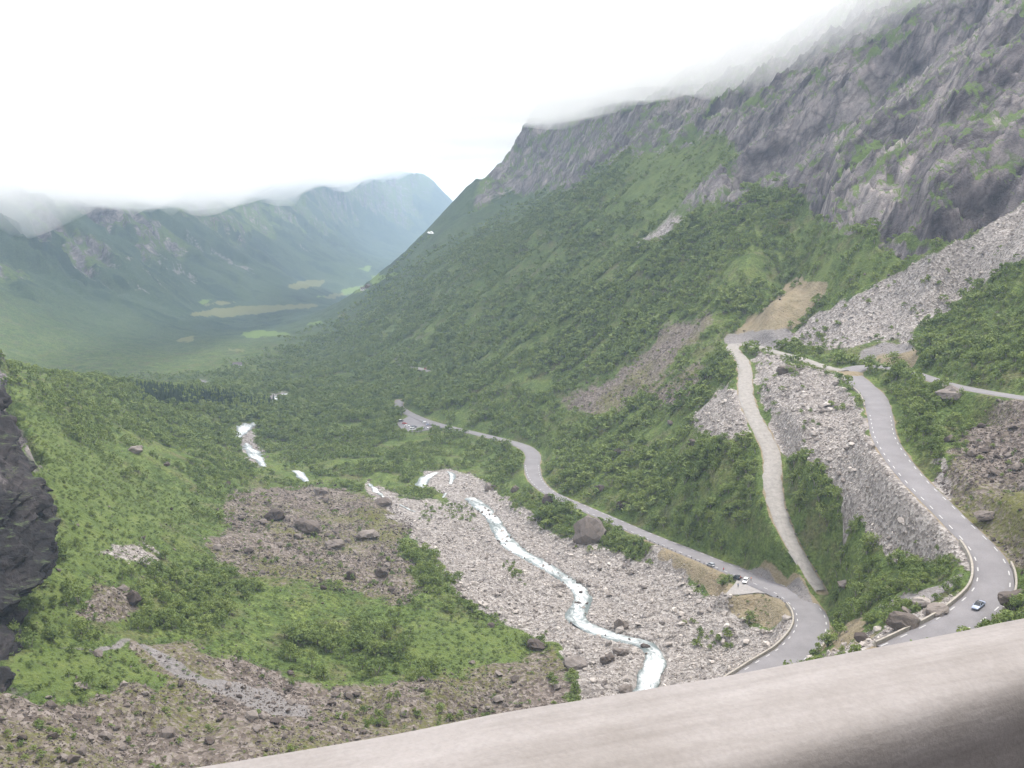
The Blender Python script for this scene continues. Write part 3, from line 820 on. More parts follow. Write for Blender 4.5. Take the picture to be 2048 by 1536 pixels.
guard_stones(L3, 1, (1577,1190), (1592,1222), 2.2, 'guard stones round the gravel pull-off', 'dark guard stone from the low wall in the row round the gravel pull-off', .85)

# ------------------------------------------------------------------ river
def water_mat():
    m, nt, b = new_mat('white_water', .35, .5)
    uv = N(nt, 'ShaderNodeUVMap', uv_map='flow').outputs['UV']
    mp = N(nt, 'ShaderNodeMapping'); mp.inputs['Scale'].default_value = (.22, .42, 1); nt.links.new(uv, mp.inputs['Vector'])
    n1 = tex_noise(nt, mp.outputs[0], 1.0, 6, .68, 1.2)
    mp2 = N(nt, 'ShaderNodeMapping'); mp2.inputs['Scale'].default_value = (.045, .08, 1); nt.links.new(uv, mp2.inputs['Vector'])
    n2 = tex_noise(nt, mp2.outputs[0], 1.0, 3, .5)
    at = N(nt, 'ShaderNodeVertexColor', layer_name='foam'); sp = N(nt, 'ShaderNodeSeparateColor'); nt.links.new(at.outputs['Color'], sp.inputs[0])
    f = math_n(nt, 'ADD', math_n(nt, 'MULTIPLY_ADD', n2, .6, n1), math_n(nt, 'MULTIPLY_ADD', sp.outputs[0], .3, -.42))
    c = ramp(nt, f, [(.46, (.09, .11, .107)), (.57, (.17, .19, .187)), (.67, (.33, .35, .347)), (.82, (.68, .69, .69))])
    nt.links.new(c, b.inputs['Base Color'])
    bump(nt, b, n1, .6, .6)
    return m
M_WATER = water_mat()
def water(P, drape=None, label=None, across=9, name='river'):
    t = tangents(P); nrm = np.c_[-t[:, 1], t[:, 0]]; s = cum(P)
    vs_, fs, uvs, foam = [], [], [], []
    for i, p in enumerate(P):
        for k_ in range(across):
            q = (k_ / (across - 1) * 2 - 1)
            rag = 1 + .28 * float(noise(s[i] / 5 + (40 if q > 0 else 0), q * .3)) if abs(q) > .99 else 1
            o = q * p[3] / 2 * rag
            x, y = p[0] + nrm[i, 0] * o, p[1] + nrm[i, 1] * o
            z = (p[2] - .15 + .16 * float(noise(s[i] / 1.8, o / 1.2)) + .22 * float(noise(s[i] / 5, o / 4)) - .45 * abs(q) ** 6) if drape is None else float(ground(x, y)) + drape
            vs_.append((x, y, z)); uvs.append((s[i], o)); foam.append(max(0, 1 - abs(q) ** 3) + .15 * float(noise(s[i] / 14, 3)))
        if i:
            for k_ in range(across - 1):
                a = (i - 1) * across + k_; fs.append((a, a + 1, a + across + 1, a + across))
    o = mesh_obj(name, vs_, fs, [M_WATER], smooth=True)
    uvl = o.data.uv_layers.new(name='flow')
    li = np.zeros(len(o.data.loops), np.int32); o.data.loops.foreach_get('vertex_index', li)
    uvl.data.foreach_set('uv', np.array(uvs, np.float32)[li].ravel())
    ca_ = o.data.color_attributes.new('foam', 'FLOAT_COLOR', 'POINT')
    ca_.data.foreach_set('color', np.repeat(np.array(foam, np.float32)[:, None], 4, 1).ravel())
    return tag(o, label, kind='structure')
Vd = spline(V3[:, :3], .9, V3[:, 3:])
water(Vd, None, 'white rapids of the river running through the gravel bed')
WATERS = [V3]
for pts, w_ in (([(838,978),(846,964),(858,953),(874,946)], 9), ([(895,944),(905,952),(900,968)], 5), ([(886,996),(898,986)], 5), ([(528,934),(514,916),(503,900),(494,886)], 11), ([(472,876),(484,861),(500,849),(510,846)], 9),
               ([(614,964),(602,952),(588,942)], 9), ([(545,803),(556,793),(575,788)], 10), ([(772,1002),(752,985),(738,968)], 5), ([(800,1010),(830,1024)], 4), ([(1812,1262),(1834,1250),(1852,1241)], 2.5)):
    P = spline([hit(*p) for p in pts], 1.5, [w_ * .3] + [w_ * random.uniform(.75, 1.1) for _ in pts[2:]] + [w_ * .35])
    water(P, .3, 'short white reach of the river seen between trees', 5); WATERS.append(P)

# ------------------------------------------------------------------ the big parapet of the road the camera travels on
def parapet_mat():
    m, nt, b = new_mat('parapet_concrete', .85, .25)
    pos = N(nt, 'ShaderNodeTexCoord').outputs['Object']
    mp = N(nt, 'ShaderNodeMapping'); mp.inputs['Rotation'].default_value = (0, 0, -math.radians(19)); nt.links.new(pos, mp.inputs['Vector'])
    mp2 = N(nt, 'ShaderNodeMapping'); mp2.inputs['Scale'].default_value = (.35, 9, 9); nt.links.new(mp.outputs[0], mp2.inputs['Vector'])
    lines = tex_noise(nt, mp2.outputs[0], 2.2, 5, .65)          # trowel marks along the cap
    spots = tex_noise(nt, pos, 2.2, 6, .7); grain = tex_noise(nt, pos, 60, 3, .7)
    c = ramp(nt, lines, [(.3, (.2, .183, .173)), (.5, (.228, .21, .2)), (.72, (.25, .232, .222))])
    c = mix(nt, 1.0, c, ramp(nt, spots, [(.3, (.86, .85, .83)), (.6, (1.04, 1.04, 1.04))]), 'MULTIPLY')
    c = mix(nt, 1.0, c, ramp(nt, grain, [(.35, (.93, .93, .93)), (.65, (1.05, 1.05, 1.05))]), 'MULTIPLY')
    nt.links.new(c, b.inputs['Base Color'])
    bump(nt, b, math_n(nt, 'ADD', grain, math_n(nt, 'MULTIPLY', lines, .8)), .3, .006)
    return m
M_PARAPET = parapet_mat()
PZ = -1.3
far_e = [at_z(px, py, PZ) for px, py in [(330,1536),(640,1485),(1000,1424),(1326,1377),(1650,1305),(2048,1238)]]
near_e = [at_z(px, py, PZ - .02) for px, py in [(1500,1536),(1700,1480),(2048,1372)]]
FE = np.array(far_e); cf = np.polyfit(FE[:, 0], FE[:, 1], 2)
NE = np.array(near_e); cn = np.polyfit(NE[:, 0], NE[:, 1], 1)
xs = np.linspace(-5, 6, 90)
def fy(x):
    x_ = np.clip(x, -1.2, 2.1); return np.polyval(cf, x_) + (x - x_) * (2 * cf[0] * x_ + cf[1])
vs_, fs = [], []
for i, x in enumerate(xs):
    y1 = float(fy(x)); y0 = min(float(np.polyval(cn, x)), y1 - .3); y0 = max(y0, y1 - .75)
    wob = .006 * float(noise(x * 3, 1)) + .01 * float(noise(x * .8, 5))
    prof = [(y1 + .02, -4.0), (y1 + .015, PZ - .06), (y1 + .005, PZ - .015), (y1 - .015, PZ), (y1 * .5 + y0 * .5, PZ + .012), (y0 + .06, PZ - .004), (y0 + .025, PZ - .014), (y0, PZ - .035), (y0 - .02, PZ - .075), (y0 - .03, PZ - .14), (y0 - .06, -2.55)]
    for k_, (y, z) in enumerate(prof):
        vs_.append((x, y + (wob if k_ > 3 else 0), z + wob))
    if i:
        for k_ in range(10):
            a = (i - 1) * 11 + k_; fs.append((a, a + 1, a + 12, a + 11)[::-1])
par = mesh_obj('parapet_wall', vs_, fs, [M_PARAPET], smooth=True)
tag(par, 'wide pale concrete parapet running along the foreground at the bottom', 'wall')
# the road behind it, under the camera
rv = [(x, float(fy(x)) - .45 - w_, -2.42 - .004 * w_) for x in np.linspace(-5, 6, 12) for w_ in (0, 2, 4, 7)]
mesh_obj('top_road', rv, [(4*i+k_, 4*i+k_+1, 4*i+k_+5, 4*i+k_+4) for i in range(11) for k_ in range(3)], [M_ASPH])
tag(bpy.data.objects['top_road'], 'paved road behind the foreground parapet', kind='structure')

# ------------------------------------------------------------------ dark cliff at the left
def cliff_mat():
    m, nt, b = new_mat('dark_cliff_rock', .8, .3)
    pos = N(nt, 'ShaderNodeNewGeometry').outputs['Position']
    mp = N(nt, 'ShaderNodeMapping'); mp.inputs['Rotation'].default_value = (.3, .6, .2); mp.inputs['Scale'].default_value = (1, 1, .35); nt.links.new(pos, mp.inputs['Vector'])
    n1 = tex_noise(nt, mp.outputs[0], .12, 8, .7, .6); n2 = tex_noise(nt, pos, .9, 5, .7)
    c = ramp(nt, n1, [(.36, (.005, .0042, .0048)), (.52, (.013, .0105, .011)), (.63, (.04, .033, .033)), (.74, (.15, .132, .132))])
    geo = N(nt, 'ShaderNodeNewGeometry'); sx = N(nt, 'ShaderNodeSeparateXYZ'); nt.links.new(geo.outputs['Normal'], sx.inputs[0])
    k_ = N(nt, 'ShaderNodeMapRange', interpolation_type='SMOOTHSTEP'); k_.inputs['From Min'].default_value = 1.22; k_.inputs['From Max'].default_value = 1.4
    nt.links.new(math_n(nt, 'MULTIPLY_ADD', n2, .7, sx.outputs[2]), k_.inputs['Value'])
    c = mix(nt, math_n(nt, 'MULTIPLY', k_.outputs[0], .7), c, (.06, .09, .025))
    nt.links.new(c, b.inputs['Base Color']); bump(nt, b, math_n(nt, 'ADD', n1, math_n(nt, 'MULTIPLY', n2, .4)), .9, 1.2)
    return m
M_CLIFF = cliff_mat()
OUT = [(690,-60,345),(745,-8,338),(790,6,330),(840,16,322),(880,30,315),(930,58,308),(960,72,303),(1000,92,300),(1050,94,294),(1100,106,289),(1135,108,285),(1160,80,281),(1190,45,278),(1240,28,270),(1270,36,266),(1320,44,260),(1345,20,256),(1375,-30,252),(1420,-80,246)]
oy = [o[0] for o in OUT]
rows_y = np.linspace(690, 1420, 220); ths = np.linspace(-1, 1, 150)
CV = []
for py in rows_y:
    px = float(np.interp(py, oy, [o[1] for o in OUT])); d = float(np.interp(py, oy, [o[2] for o in OUT]))
    a, t = ray(px, py); q = np.array((d * math.sin(a), d * math.cos(a), d * t))
    left = np.array((-math.cos(a), math.sin(a), 0)); back = np.array((math.sin(a), math.cos(a), 0))
    for th in ths:
        CV.append(q + left * (34 * th * th + 4 * abs(th)) + back * 42 * th)
CV = np.array(CV)
nx_, ny_, nz_ = CV.T
dl = 3.0 * fbm((nx_ + .5 * nz_) / 15, (ny_ - .4 * nz_) / 15, nz_ / 10, o=5, g=.55) + 3.4 * np.abs(fbm((nx_ + nz_) / 6, (ny_ - .6 * nz_) / 6, nz_ / 8, o=4, g=.6)) - 1.6
a0 = np.arctan2(nx_, ny_)
CV[:, 0] += dl * np.cos(a0); CV[:, 1] += -dl * np.sin(a0)
CV[:, 2] += 1.2 * fbm(nx_ / 5, ny_ / 5, nz_ / 5, o=2)
nT = len(ths)
cliff = mesh_obj('cliff', CV, [(r * nT + c_, r * nT + c_ + 1, (r + 1) * nT + c_ + 1, (r + 1) * nT + c_) for r in range(len(rows_y) - 1) for c_ in range(nT - 1)], [M_CLIFF])
tag(cliff, 'dark craggy cliff at the left edge above the green slope', kind='structure')

# ------------------------------------------------------------------ foliage and stone materials
def leaf_mat(name, cols):
    m, nt, b = new_mat(name, .7, .25)
    oi = N(nt, 'ShaderNodeObjectInfo'); pos = N(nt, 'ShaderNodeNewGeometry').outputs['Position']
    n1 = tex_noise(nt, pos, .035, 3); n2 = tex_noise(nt, pos, 1.1, 2)
    f = math_n(nt, 'ADD', math_n(nt, 'MULTIPLY', oi.outputs['Random'], .45), math_n(nt, 'MULTIPLY_ADD', n1, .9, math_n(nt, 'MULTIPLY_ADD', n2, .5, -.42)))
    c = ramp(nt, f, list(zip((.1, .38, .62, .9), cols)))
    nt.links.new(c, b.inputs['Base Color'])
    tr = N(nt, 'ShaderNodeBsdfTranslucent'); nt.links.new(c, tr.inputs['Color'])
    ms = N(nt, 'ShaderNodeMixShader'); ms.inputs['Fac'].default_value = .3
    nt.links.new(b.outputs[0], ms.inputs[1]); nt.links.new(tr.outputs[0], ms.inputs[2])
    nt.links.new(ms.outputs[0], nt.nodes['Material Output'].inputs['Surface'])
    return m
M_LEAF = leaf_mat('birch_leaves', [(.08, .118, .034), (.118, .162, .042), (.155, .2, .053), (.2, .24, .072)])
M_NEEDLE = leaf_mat('spruce_needles', [(.025, .045, .024), (.034, .058, .03), (.042, .068, .034), (.05, .078, .04)])
M_FERN = leaf_mat('fern_leaves', [(.075, .11, .032), (.095, .135, .038), (.12, .16, .046), (.145, .18, .06)])
M_BARK = simple_mat('birch_bark', (.2, .18, .16), .9, .1, .4, 6)
def stone_mat(name, lo, mid_, hi):
    m, nt, b = new_mat(name, .9, .2)
    oi = N(nt, 'ShaderNodeObjectInfo'); tc = N(nt, 'ShaderNodeTexCoord').outputs['Object']; pos = N(nt, 'ShaderNodeNewGeometry').outputs['Position']
    n1 = tex_noise(nt, pos, .06, 2); n2 = tex_noise(nt, pos, 1.6, 5, .7)
    f = math_n(nt, 'ADD', math_n(nt, 'MULTIPLY', oi.outputs['Random'], .75), math_n(nt, 'MULTIPLY_ADD', n1, .5, -.15))
    c = ramp(nt, f, [(.15, lo), (.5, mid_), (.9, hi)])
    c = mix(nt, 1.0, c, ramp(nt, n2, [(.3, (.72, .72, .72)), (.7, (1.15, 1.13, 1.1))]), 'MULTIPLY')
    nt.links.new(c, b.inputs['Base Color']); bump(nt, b, n2, .5, .15)
    return m
M_PALE = stone_mat('pale_stone', (.17, .15, .138), (.3, .27, .248), (.48, .44, .405))
M_BROWN = stone_mat('lichen_brown_stone', (.065, .052, .046), (.115, .096, .085), (.21, .184, .167))

def crown_mesh(name, seed, clumps, leaves, size, mats, spread=1.0):
    """unit-high bushy birch: several leaf clumps round bare stems; one leaf spray = one small bent quad"""
    r = np.random.default_rng(seed)
    V, Fc = [], []
    cs = []
    for k_ in range(clumps):
        a = r.uniform(0, 6.28); q = math.sqrt(r.uniform(0, 1)) * .36 * spread
        h = r.uniform(.3, .8) * (1 - .55 * q / spread)
        cs.append((q * math.cos(a), q * math.sin(a), h, r.uniform(.15, .27)))
    cs.append((0, 0, .72, .24))
    for k_ in range(leaves):
        cxx, cyy_, czz, cr = cs[r.integers(len(cs))]
        d = r.normal(size=3); d /= np.linalg.norm(d)
        if d[2] < -.35: d[2] *= -.6
        p = np.array((cxx, cyy_, czz)) + d * cr * r.uniform(.55, 1.12) * np.array((1.05, 1.05, .95))
        n_ = d * .7 + r.normal(size=3) * .45 + (0, 0, .25); n_ /= np.linalg.norm(n_)
        t1 = np.cross(n_, r.normal(size=3)); t1 /= np.linalg.norm(t1); t2 = np.cross(n_, t1)
        s = size * r.uniform(.6, 1.35)
        b_ = len(V)
        V += [p - t1 * s, p - t2 * s * .62 + n_ * s * .15, p + t1 * s, p + t2 * s * .62 + n_ * s * .15]
        Fc.append((b_, b_ + 1, b_ + 2, b_ + 3))
    me_ = bpy.data.meshes.new(name); me_.from_pydata([tuple(v) for v in V], [], Fc); me_.materials.append(mats)
    return me_, cs
def stem_geo(cs, seed, n=4):
    r = np.random.default_rng(seed); V, Fc = [], []
    def tube(p, q, r0, r1, sides=4):
        p = np.array(p); q = np.array(q); ax = q - p; ax /= np.linalg.norm(ax)
        e1 = np.cross(ax, (.3, .8, .1)); e1 /= np.linalg.norm(e1); e2 = np.cross(ax, e1); b_ = len(V)
        for k_ in range(sides):
            a = 6.2832 * k_ / sides; o = e1 * math.cos(a) + e2 * math.sin(a)
            V.append(tuple(p + o * r0)); V.append(tuple(q + o * r1))
        for k_ in range(sides):
            a, c_ = b_ + 2 * k_, b_ + 2 * ((k_ + 1) % sides); Fc.append((a, c_, c_ + 1, a + 1))
    for c_ in cs[:n]:
        m_ = np.array((c_[0] * .35, c_[1] * .35, c_[2] * .5))
        tube((c_[0] * .05, c_[1] * .05, -.12), m_, .022, .016); tube(m_, c_[:3], .016, .006)
    return V, Fc
def stem_mesh(name, cs, seed):
    V, Fc = stem_geo(cs, seed); me_ = bpy.data.meshes.new(name); me_.from_pydata(V, [], Fc); me_.materials.append(M_BARK); return me_
def whole_bush(name, seed, clumps, leaves, size, mat, spread=1.0, stems=3):
    me_, cs = crown_mesh(name, seed, clumps, leaves, size, mat, spread)
    if stems:
        V, Fc = stem_geo(cs, seed, stems)
        bm = bmesh.new(); bm.from_mesh(me_); vv = [bm.verts.new(v) for v in V]
        for f in Fc: bm.faces.new([vv[i] for i in f]).material_index = 1
        bm.to_mesh(me_); bm.free(); me_.materials.append(M_BARK)
    return me_
def spruce_mesh(name, seed):
    r = np.random.default_rng(seed); V, Fc = [], []
    for k_ in range(11):
        z = .12 + .08 * k_; rad = (1 - z) * .24 + .02; n_ = 9
        for q in range(n_):
            a = 6.283 * (q + r.uniform(-.3, .3)) / n_; L = rad * r.uniform(.75, 1.2); w_ = rad * .42
            c_, s_ = math.cos(a), math.sin(a); b_ = len(V)
            V += [(0, 0, z + .06), (c_ * L * .6 - s_ * w_, s_ * L * .6 + c_ * w_, z + .0), (c_ * L, s_ * L, z - .05), (c_ * L * .6 + s_ * w_, s_ * L * .6 - c_ * w_, z)]
            Fc.append((b_, b_ + 1, b_ + 2, b_ + 3))
    b_ = len(V); V += [(.015, 0, -.05), (-.008, .013, -.05), (-.008, -.013, -.05), (0, 0, .98)]
    Fc += [(b_, b_ + 1, b_ + 3), (b_ + 1, b_ + 2, b_ + 3), (b_ + 2, b_, b_ + 3)]
    me_ = bpy.data.meshes.new(name); me_.from_pydata([tuple(v) for v in V], [], Fc); me_.materials.append(M_NEEDLE); return me_

# ------------------------------------------------------------------ where things grow and lie
da = np.gradient(AZ)[:, None]; dlr = np.gradient(LR)[None]
AREA = da * dlr * RR ** 2
veg_patch = fbm(GX / 22, GY / 22, o=3)
lines_clear = np.ones(GX.shape)
for d, zz, w in ROADS: lines_clear *= sstep(1.6, 4.5, d - w)
lines_clear *= sstep(0, 3, RIVD[0] - RIVD[2])
for P in WATERS[1:]:
    (d, _, w), = near_lines(GX, GY, Z, [P], 20); lines_clear *= sstep(1.5, 4, d - w)
# the view down on the car park and short reaches is open
front = np.zeros(GX.shape)
for P in WATERS[1:]:
    c_ = P[:, :2].mean(0); u_ = c_ / np.linalg.norm(c_)
    al = GX * u_[0] + GY * u_[1]; ac = np.abs(GX * u_[1] - GY * u_[0]); L_ = np.linalg.norm(c_)
    front = np.maximum(front, (al < L_) & (al > L_ - 26) & (ac < 8))
pkm = 1 - sstep(15, 24, np.hypot((GX - cx) * 1.0, (GY - cyy) * .55))
lines_clear *= (1 - front) * (1 - pkm)
for P in (BAY,):
    lines_clear *= ~in_poly(GX, GY, P)
inview = (np.abs(AZ)[:, None] < math.radians(33)) & (R[None] > 192) & (RR < 1300 + 450 * sstep(-.3, -.2, GX / GY) + 120 * fbm(GX / 60, GY / 60, o=2))
wood = np.clip(1 - W['rock'] - W['pale'] - .86 * W['brown'] - W['earth'] - .62 * W['grass'] - W['gravel'], 0, 1)
leftbank = sstep(60, -60, GX + .1 * (GY - 300)) * sstep(760, 560, RR)
dens = wood * sstep(-.5, .25, veg_patch + .35 * (1 - leftbank)) 
dens = np.maximum(dens, .2 * W['pale'] * (fbm(GX / 14 + 3, GY / 14, o=2) > .25) * (GX > 120))
dens = np.maximum(dens, W['tree'] * .9)
dens *= lines_clear
dens *= 1 - .12 * leftbank
dens *= 1 - .8 * sstep(1000, 1350, RR - 420 * sstep(-.3, -.2, GX / GY))
per = np.where(RR < 560, 1 / 11.0, np.where(RR < 950, 1 / 13.0, 1 / 24.0))
def scatter(dn, cap=None):
    lam = (dn * AREA * inview)
    tot = lam.sum()
    n = int(tot if cap is None else min(tot, cap))
    c_ = np.cumsum(lam.ravel()); pick = np.searchsorted(c_, RNG.uniform(0, c_[-1], n))
    i, j = np.unravel_index(np.clip(pick, 0, lam.size - 1), lam.shape)
    a = AZ[i] + RNG.uniform(-.5, .5, n) * da[i, 0]; l = LR[j] + RNG.uniform(-.5, .5, n) * dlr[0, j]
    return np.exp(l) * np.sin(a), np.exp(l) * np.cos(a), i, j
bx, by, bi, bj = scatter(dens * per)
vis, bpx, bpy_ = seen(bx, by, 14.0)
c_, r_ = col_row(bx, by)
keepv = (ground(bx, by) + 14) / np.hypot(bx, by) > HOR[bi, np.clip(bj - 2, 0, None)]
bx, by, bi, bj = bx[keepv], by[keepv], bi[keepv], bj[keepv]
for px, py in [(1140,1075),(1152,1092),(1200,1098),(1222,1092),(1240,1100),(1252,1108),(1262,1100),(1215,1075),(1196,1060),(1160,1050),(1120,1050),(1128,1030),(1105,1035),(1060,1040),(1080,1030),(1040,1025),(1270,1115),
               (1228,1106),(1180,1100),(1298,1130),(1455,1268),(1460,1275),(1388,1283),(1395,1290),(1025,1150),(1040,1160),(1050,1168),(1032,1142),(1092,1265),(905,1025),(925,1035),(890,1030),(940,1040),(840,1035),(855,1045),(1392,1186)]:
    x_, y_, _ = hit(px, py + 4)
    bx = np.r_[bx, x_]; by = np.r_[by, y_]
    c1_, r1_ = col_row(x_, y_); bi = np.r_[bi, int(c1_)]; bj = np.r_[bj, int(r1_)]
bz = ground(bx, by)
hgt = (3.4 + 1.5 * RNG.random(len(bx)) + 1.8 * np.clip(fbm(bx / 45, by / 45, o=2) + .1, -.4, .8))
hgt += 1.8 * sstep(600, 900, np.hypot(bx, by))
hgt *= np.where(leftbank[bi, bj] > .5, .92, 1.0) * np.where(W['brown'][bi, bj] > .4, .55, 1) * np.where(W['pale'][bi, bj] > .4, .6, 1) * np.where(W['grass'][bi, bj] > .4, .5, 1)
hgt *= RNG.uniform(.6, 1.3, len(bx))
wid = hgt * RNG.uniform(.85, 1.3, len(bx))
print('bushes', len(bx))

# stones
shy = np.ones(GX.shape)
for d, zz, w in ROADS: shy *= sstep(.8, 2.2, d - w)
pc = W['pale'] * shy * lines_clear ** .2
sdens = pc * np.where(RR < 480, 1.5, .8) + W['brown'] * shy * np.where(RR < 480, 1.1, .5) * sstep(-.4, .3, fbm(GX / 12, GY / 12, o=2) + .2)
sdens += .02 * (1 - W['rock']) * calm * (RR < 620)
sdens *= (RIVD[0] > RIVD[2] * .9)
for d, zz, w in ROADS: sdens = sdens * (d > w + .9)
for P in WATERS[1:]:
    (d, _, w), = near_lines(GX, GY, Z, [P], 20); sdens = sdens * (d > w * .9)
sdens *= RR < 800
sx_, sy_, si, sj = scatter(sdens, 190000)
kp = (ground(sx_, sy_) + 3) / np.hypot(sx_, sy_) > HOR[si, np.clip(sj - 2, 0, None)]
sx_, sy_, si, sj = sx_[kp], sy_[kp], si[kp], sj[kp]
k_ = RNG.integers(20, len(V3) - 4, 64); tv = tangents(V3); o_ = np.clip(RNG.normal(0, .62, 64), -1.05, 1.05) * V3[k_, 3] / 2      # stones standing in the water
wx_, wy_ = V3[k_, 0] - tv[k_, 1] * o_, V3[k_, 1] + tv[k_, 0] * o_
n_dry = len(sx_); sx_ = np.r_[sx_, wx_]; sy_ = np.r_[sy_, wy_]
c1_, r1_ = col_row(wx_, wy_); si = np.r_[si, c1_.astype(int)]; sj = np.r_[sj, r1_.astype(int)]
sz_ = ground(sx_, sy_); sz_[n_dry:] = V3[k_, 2] - .3
isb = W['brown'][si, sj] + .5 * (W['pale'][si, sj] < .3) > .3
ssz = .45 * (1 - RNG.random(len(sx_)) * .9985) ** (-1 / 2.7)
ssz = np.minimum(ssz, np.where(isb, 4.6, 3.4))
ssz *= np.where(isb & (sy_ < 330) & (sx_ < 20), .85, 1.0) * np.where(isb & (sy_ > 340) & (sx_ < 20), 1.05, 1.0)
ssz *= np.where(RIVD[0][si, sj] < 40, .92, 1.08)
ssz[n_dry:] = RNG.uniform(.8, 2.7, len(wx_)); isb[n_dry:] = RNG.random(len(wx_)) < .6
print('stones', len(sx_))

def instancer(name, pts, scl, rot, idx_, protos, kind='stuff', label=None):
    me_ = bpy.data.meshes.new(name); me_.vertices.add(len(pts)); me_.vertices.foreach_set('co', np.asarray(pts, np.float32).ravel())
    for nm, arr in (('scl', scl), ('rot', rot)):
        at = me_.attributes.new(nm, 'FLOAT_VECTOR', 'POINT'); at.data.foreach_set('vector', np.asarray(arr, np.float32).ravel())
    at = me_.attributes.new('pick', 'INT', 'POINT'); at.data.foreach_set('value', np.asarray(idx_, np.int32))
    o = link(bpy.data.objects.new(name, me_))
    ng = bpy.data.node_groups.new(name, 'GeometryNodeTree')
    ng.interface.new_socket('Geometry', in_out='INPUT', socket_type='NodeSocketGeometry'); ng.interface.new_socket('Geometry', in_out='OUTPUT', socket_type='NodeSocketGeometry')
    gi = ng.nodes.new('NodeGroupInput'); go = ng.nodes.new('NodeGroupOutput')
    ip = ng.nodes.new('GeometryNodeInstanceOnPoints'); jn = ng.nodes.new('GeometryNodeGeometryToInstance')
    for pm in reversed(protos):
        po = bpy.data.objects.new(pm.name + '_source', pm)
        oi = ng.nodes.new('GeometryNodeObjectInfo'); oi.inputs['Object'].default_value = po
        ng.links.new(oi.outputs['Geometry'], jn.inputs[0])
    def na(nm, t):
        n = ng.nodes.new('GeometryNodeInputNamedAttribute'); n.data_type = t; n.inputs['Name'].default_value = nm; return n.outputs['Attribute']
    ng.links.new(gi.outputs[0], ip.inputs['Points']); ng.links.new(jn.outputs[0], ip.inputs['Instance'])
    ip.inputs['Pick Instance'].default_value = True
    ng.links.new(na('pick', 'INT'), ip.inputs['Instance Index'])
    ng.links.new(na('rot', 'FLOAT_VECTOR'), ip.inputs['Rotation']); ng.links.new(na('scl', 'FLOAT_VECTOR'), ip.inputs['Scale'])
    ng.links.new(ip.outputs[0], go.inputs[0])
    md = o.modifiers.new('scatter', 'NODES'); md.node_group = ng
    return tag(o, label, kind=kind)

# ------------------------------------------------------------------ landmarks that labels can point at
MARKS = [('the silver car on the lower road', 1422, 1130), ('the white car on the lower road', 1488, 1160), ('the lower end of the gravel track', 1642, 1180),
 ('the gravel pull-off', 1475, 1195), ('the stretch of river cut off by the parapet', 1300, 1365), ('the tilted boulder beside the rapids', 1245, 1240),
 ('the huge bush-topped boulder below the lower road', 1180, 1060), ('the top of the long white rapids', 940, 995), ('the foot of the dark cliff', 95, 1170),
 ('the lower tip of the grey gravel tongue', 625, 1432), ('the upper end of the grey gravel tongue', 255, 1285), ('the bright green fern patch', 900, 1275),
 ('the big slab in the brown boulder field', 605, 1050), ('the S-bend of the lower road', 1062, 925), ('the lone dark car on the upper road', 1956, 1212),
 ('the wall of the lower bend', 1590, 1290), ('the bush island beside the rapids', 1037, 1150), ('the pale gravel side channel', 760, 985),
 ('the bottom left corner of the view', 20, 1500), ('the pale stepped rocks by the dark cliff', 270, 1110), ('the point where the parapet leaves the bottom edge', 350, 1520),
 ('the top hairpin of the upper road', 1700, 745), ('the middle of the pale scree', 1700, 900), ('the boulder at the edge of the ferns', 1075, 1290), ('the first bend of the rapids', 1150, 1235),
 ('the left end of the gravel bed at the parapet', 1175, 1395), ('the small stream under the upper wall', 1870, 1240), ('the kink of the gravel track', 1530, 870), ('the grassy verge inside the lower bend', 1515, 1225),
 ('the middle of the parapet edge', 700, 1470), ('the footpath end under the cliff', 60, 1320), ('the brown scree right of the upper road', 1970, 950), ('the tree clump in the pale scree', 1610, 930),
 ('the upright grey boulder in the scrub', 1383, 898), ('the dark boulder just above the lower road', 1248, 1016), ('the brown boulder uphill from the S-bend', 1240, 908), ('the stony bank behind the parked cars', 1480, 1112),
 ('the top corner of the gravel track', 1465, 690), ('the tan landslip', 1590, 610), ('the brown scree streak', 1240, 765), ('the grey stones left of the track', 1440, 830), ('the straight of the lower road', 1300, 1060),
 ('the bare scree cone', 1760, 640), ('the right-hand end of the road', 2030, 790), ('the right end of the fern patch', 1060, 1300), ('the upper part of the ferns', 850, 1235), ('the long grey gravel tongue', 440, 1385),
 ('the lower left corner scrub', 110, 1490), ('the brown rubble left of the gravel tongue', 300, 1420), ('the brown rubble right of the tongue tip', 720, 1410), ('the rubble below the ferns', 950, 1370), ('the bush strip along the parapet', 820, 1440)]
PLACES = [('on the brown rubble along the bottom', [(0,1430),(240,1280),(1160,1300),(1160,1420),(300,1540),(0,1540)]), ('in the brown boulder field', ZONES['brown'][0]),
 ('in the gravel bed of the river', ZONES['pale'][4]), ('on the pale scree between track and upper road', ZONES['pale'][1]), ('in the rubble bank under the upper road', ZONES['pale'][3]),
 ('on the scree cone below the cliffs', ZONES['pale'][0]), ('on the brown scree right of the upper road', ZONES['brown'][3]), ('on the green slope below the dark cliff', [(0,700),(420,800),(420,1010),(300,1280),(0,1400)]),
 ('on the scrubby left bank', [(0,700),(1160,800),(1160,1440),(0,1440)]), ('between lower road and track', [(1050,780),(1480,690),(1540,960),(1640,1180),(1100,1000)]),
 ('on the bushy slope above the upper road', [(1800,480),(2060,480),(2060,790),(1800,760)])]
def inside(px, py, P):
    r_ = False
    for (ax, ay), (bx_, by_) in zip(P, P[1:] + P[:1]):
        if (ay > py) != (by_ > py) and px < (bx_ - ax) * (py - ay) / (by_ - ay) + ax: r_ = not r_
    return r_
def place(px, py):
    for nm, P in PLACES:
        if inside(px, py, P): return nm
    return 'on the valley side'
RANK = ['nearest to', 'second nearest to', 'third nearest to', 'fourth nearest to', 'fifth nearest to', 'sixth nearest to', 'seventh nearest to', 'eighth nearest to']
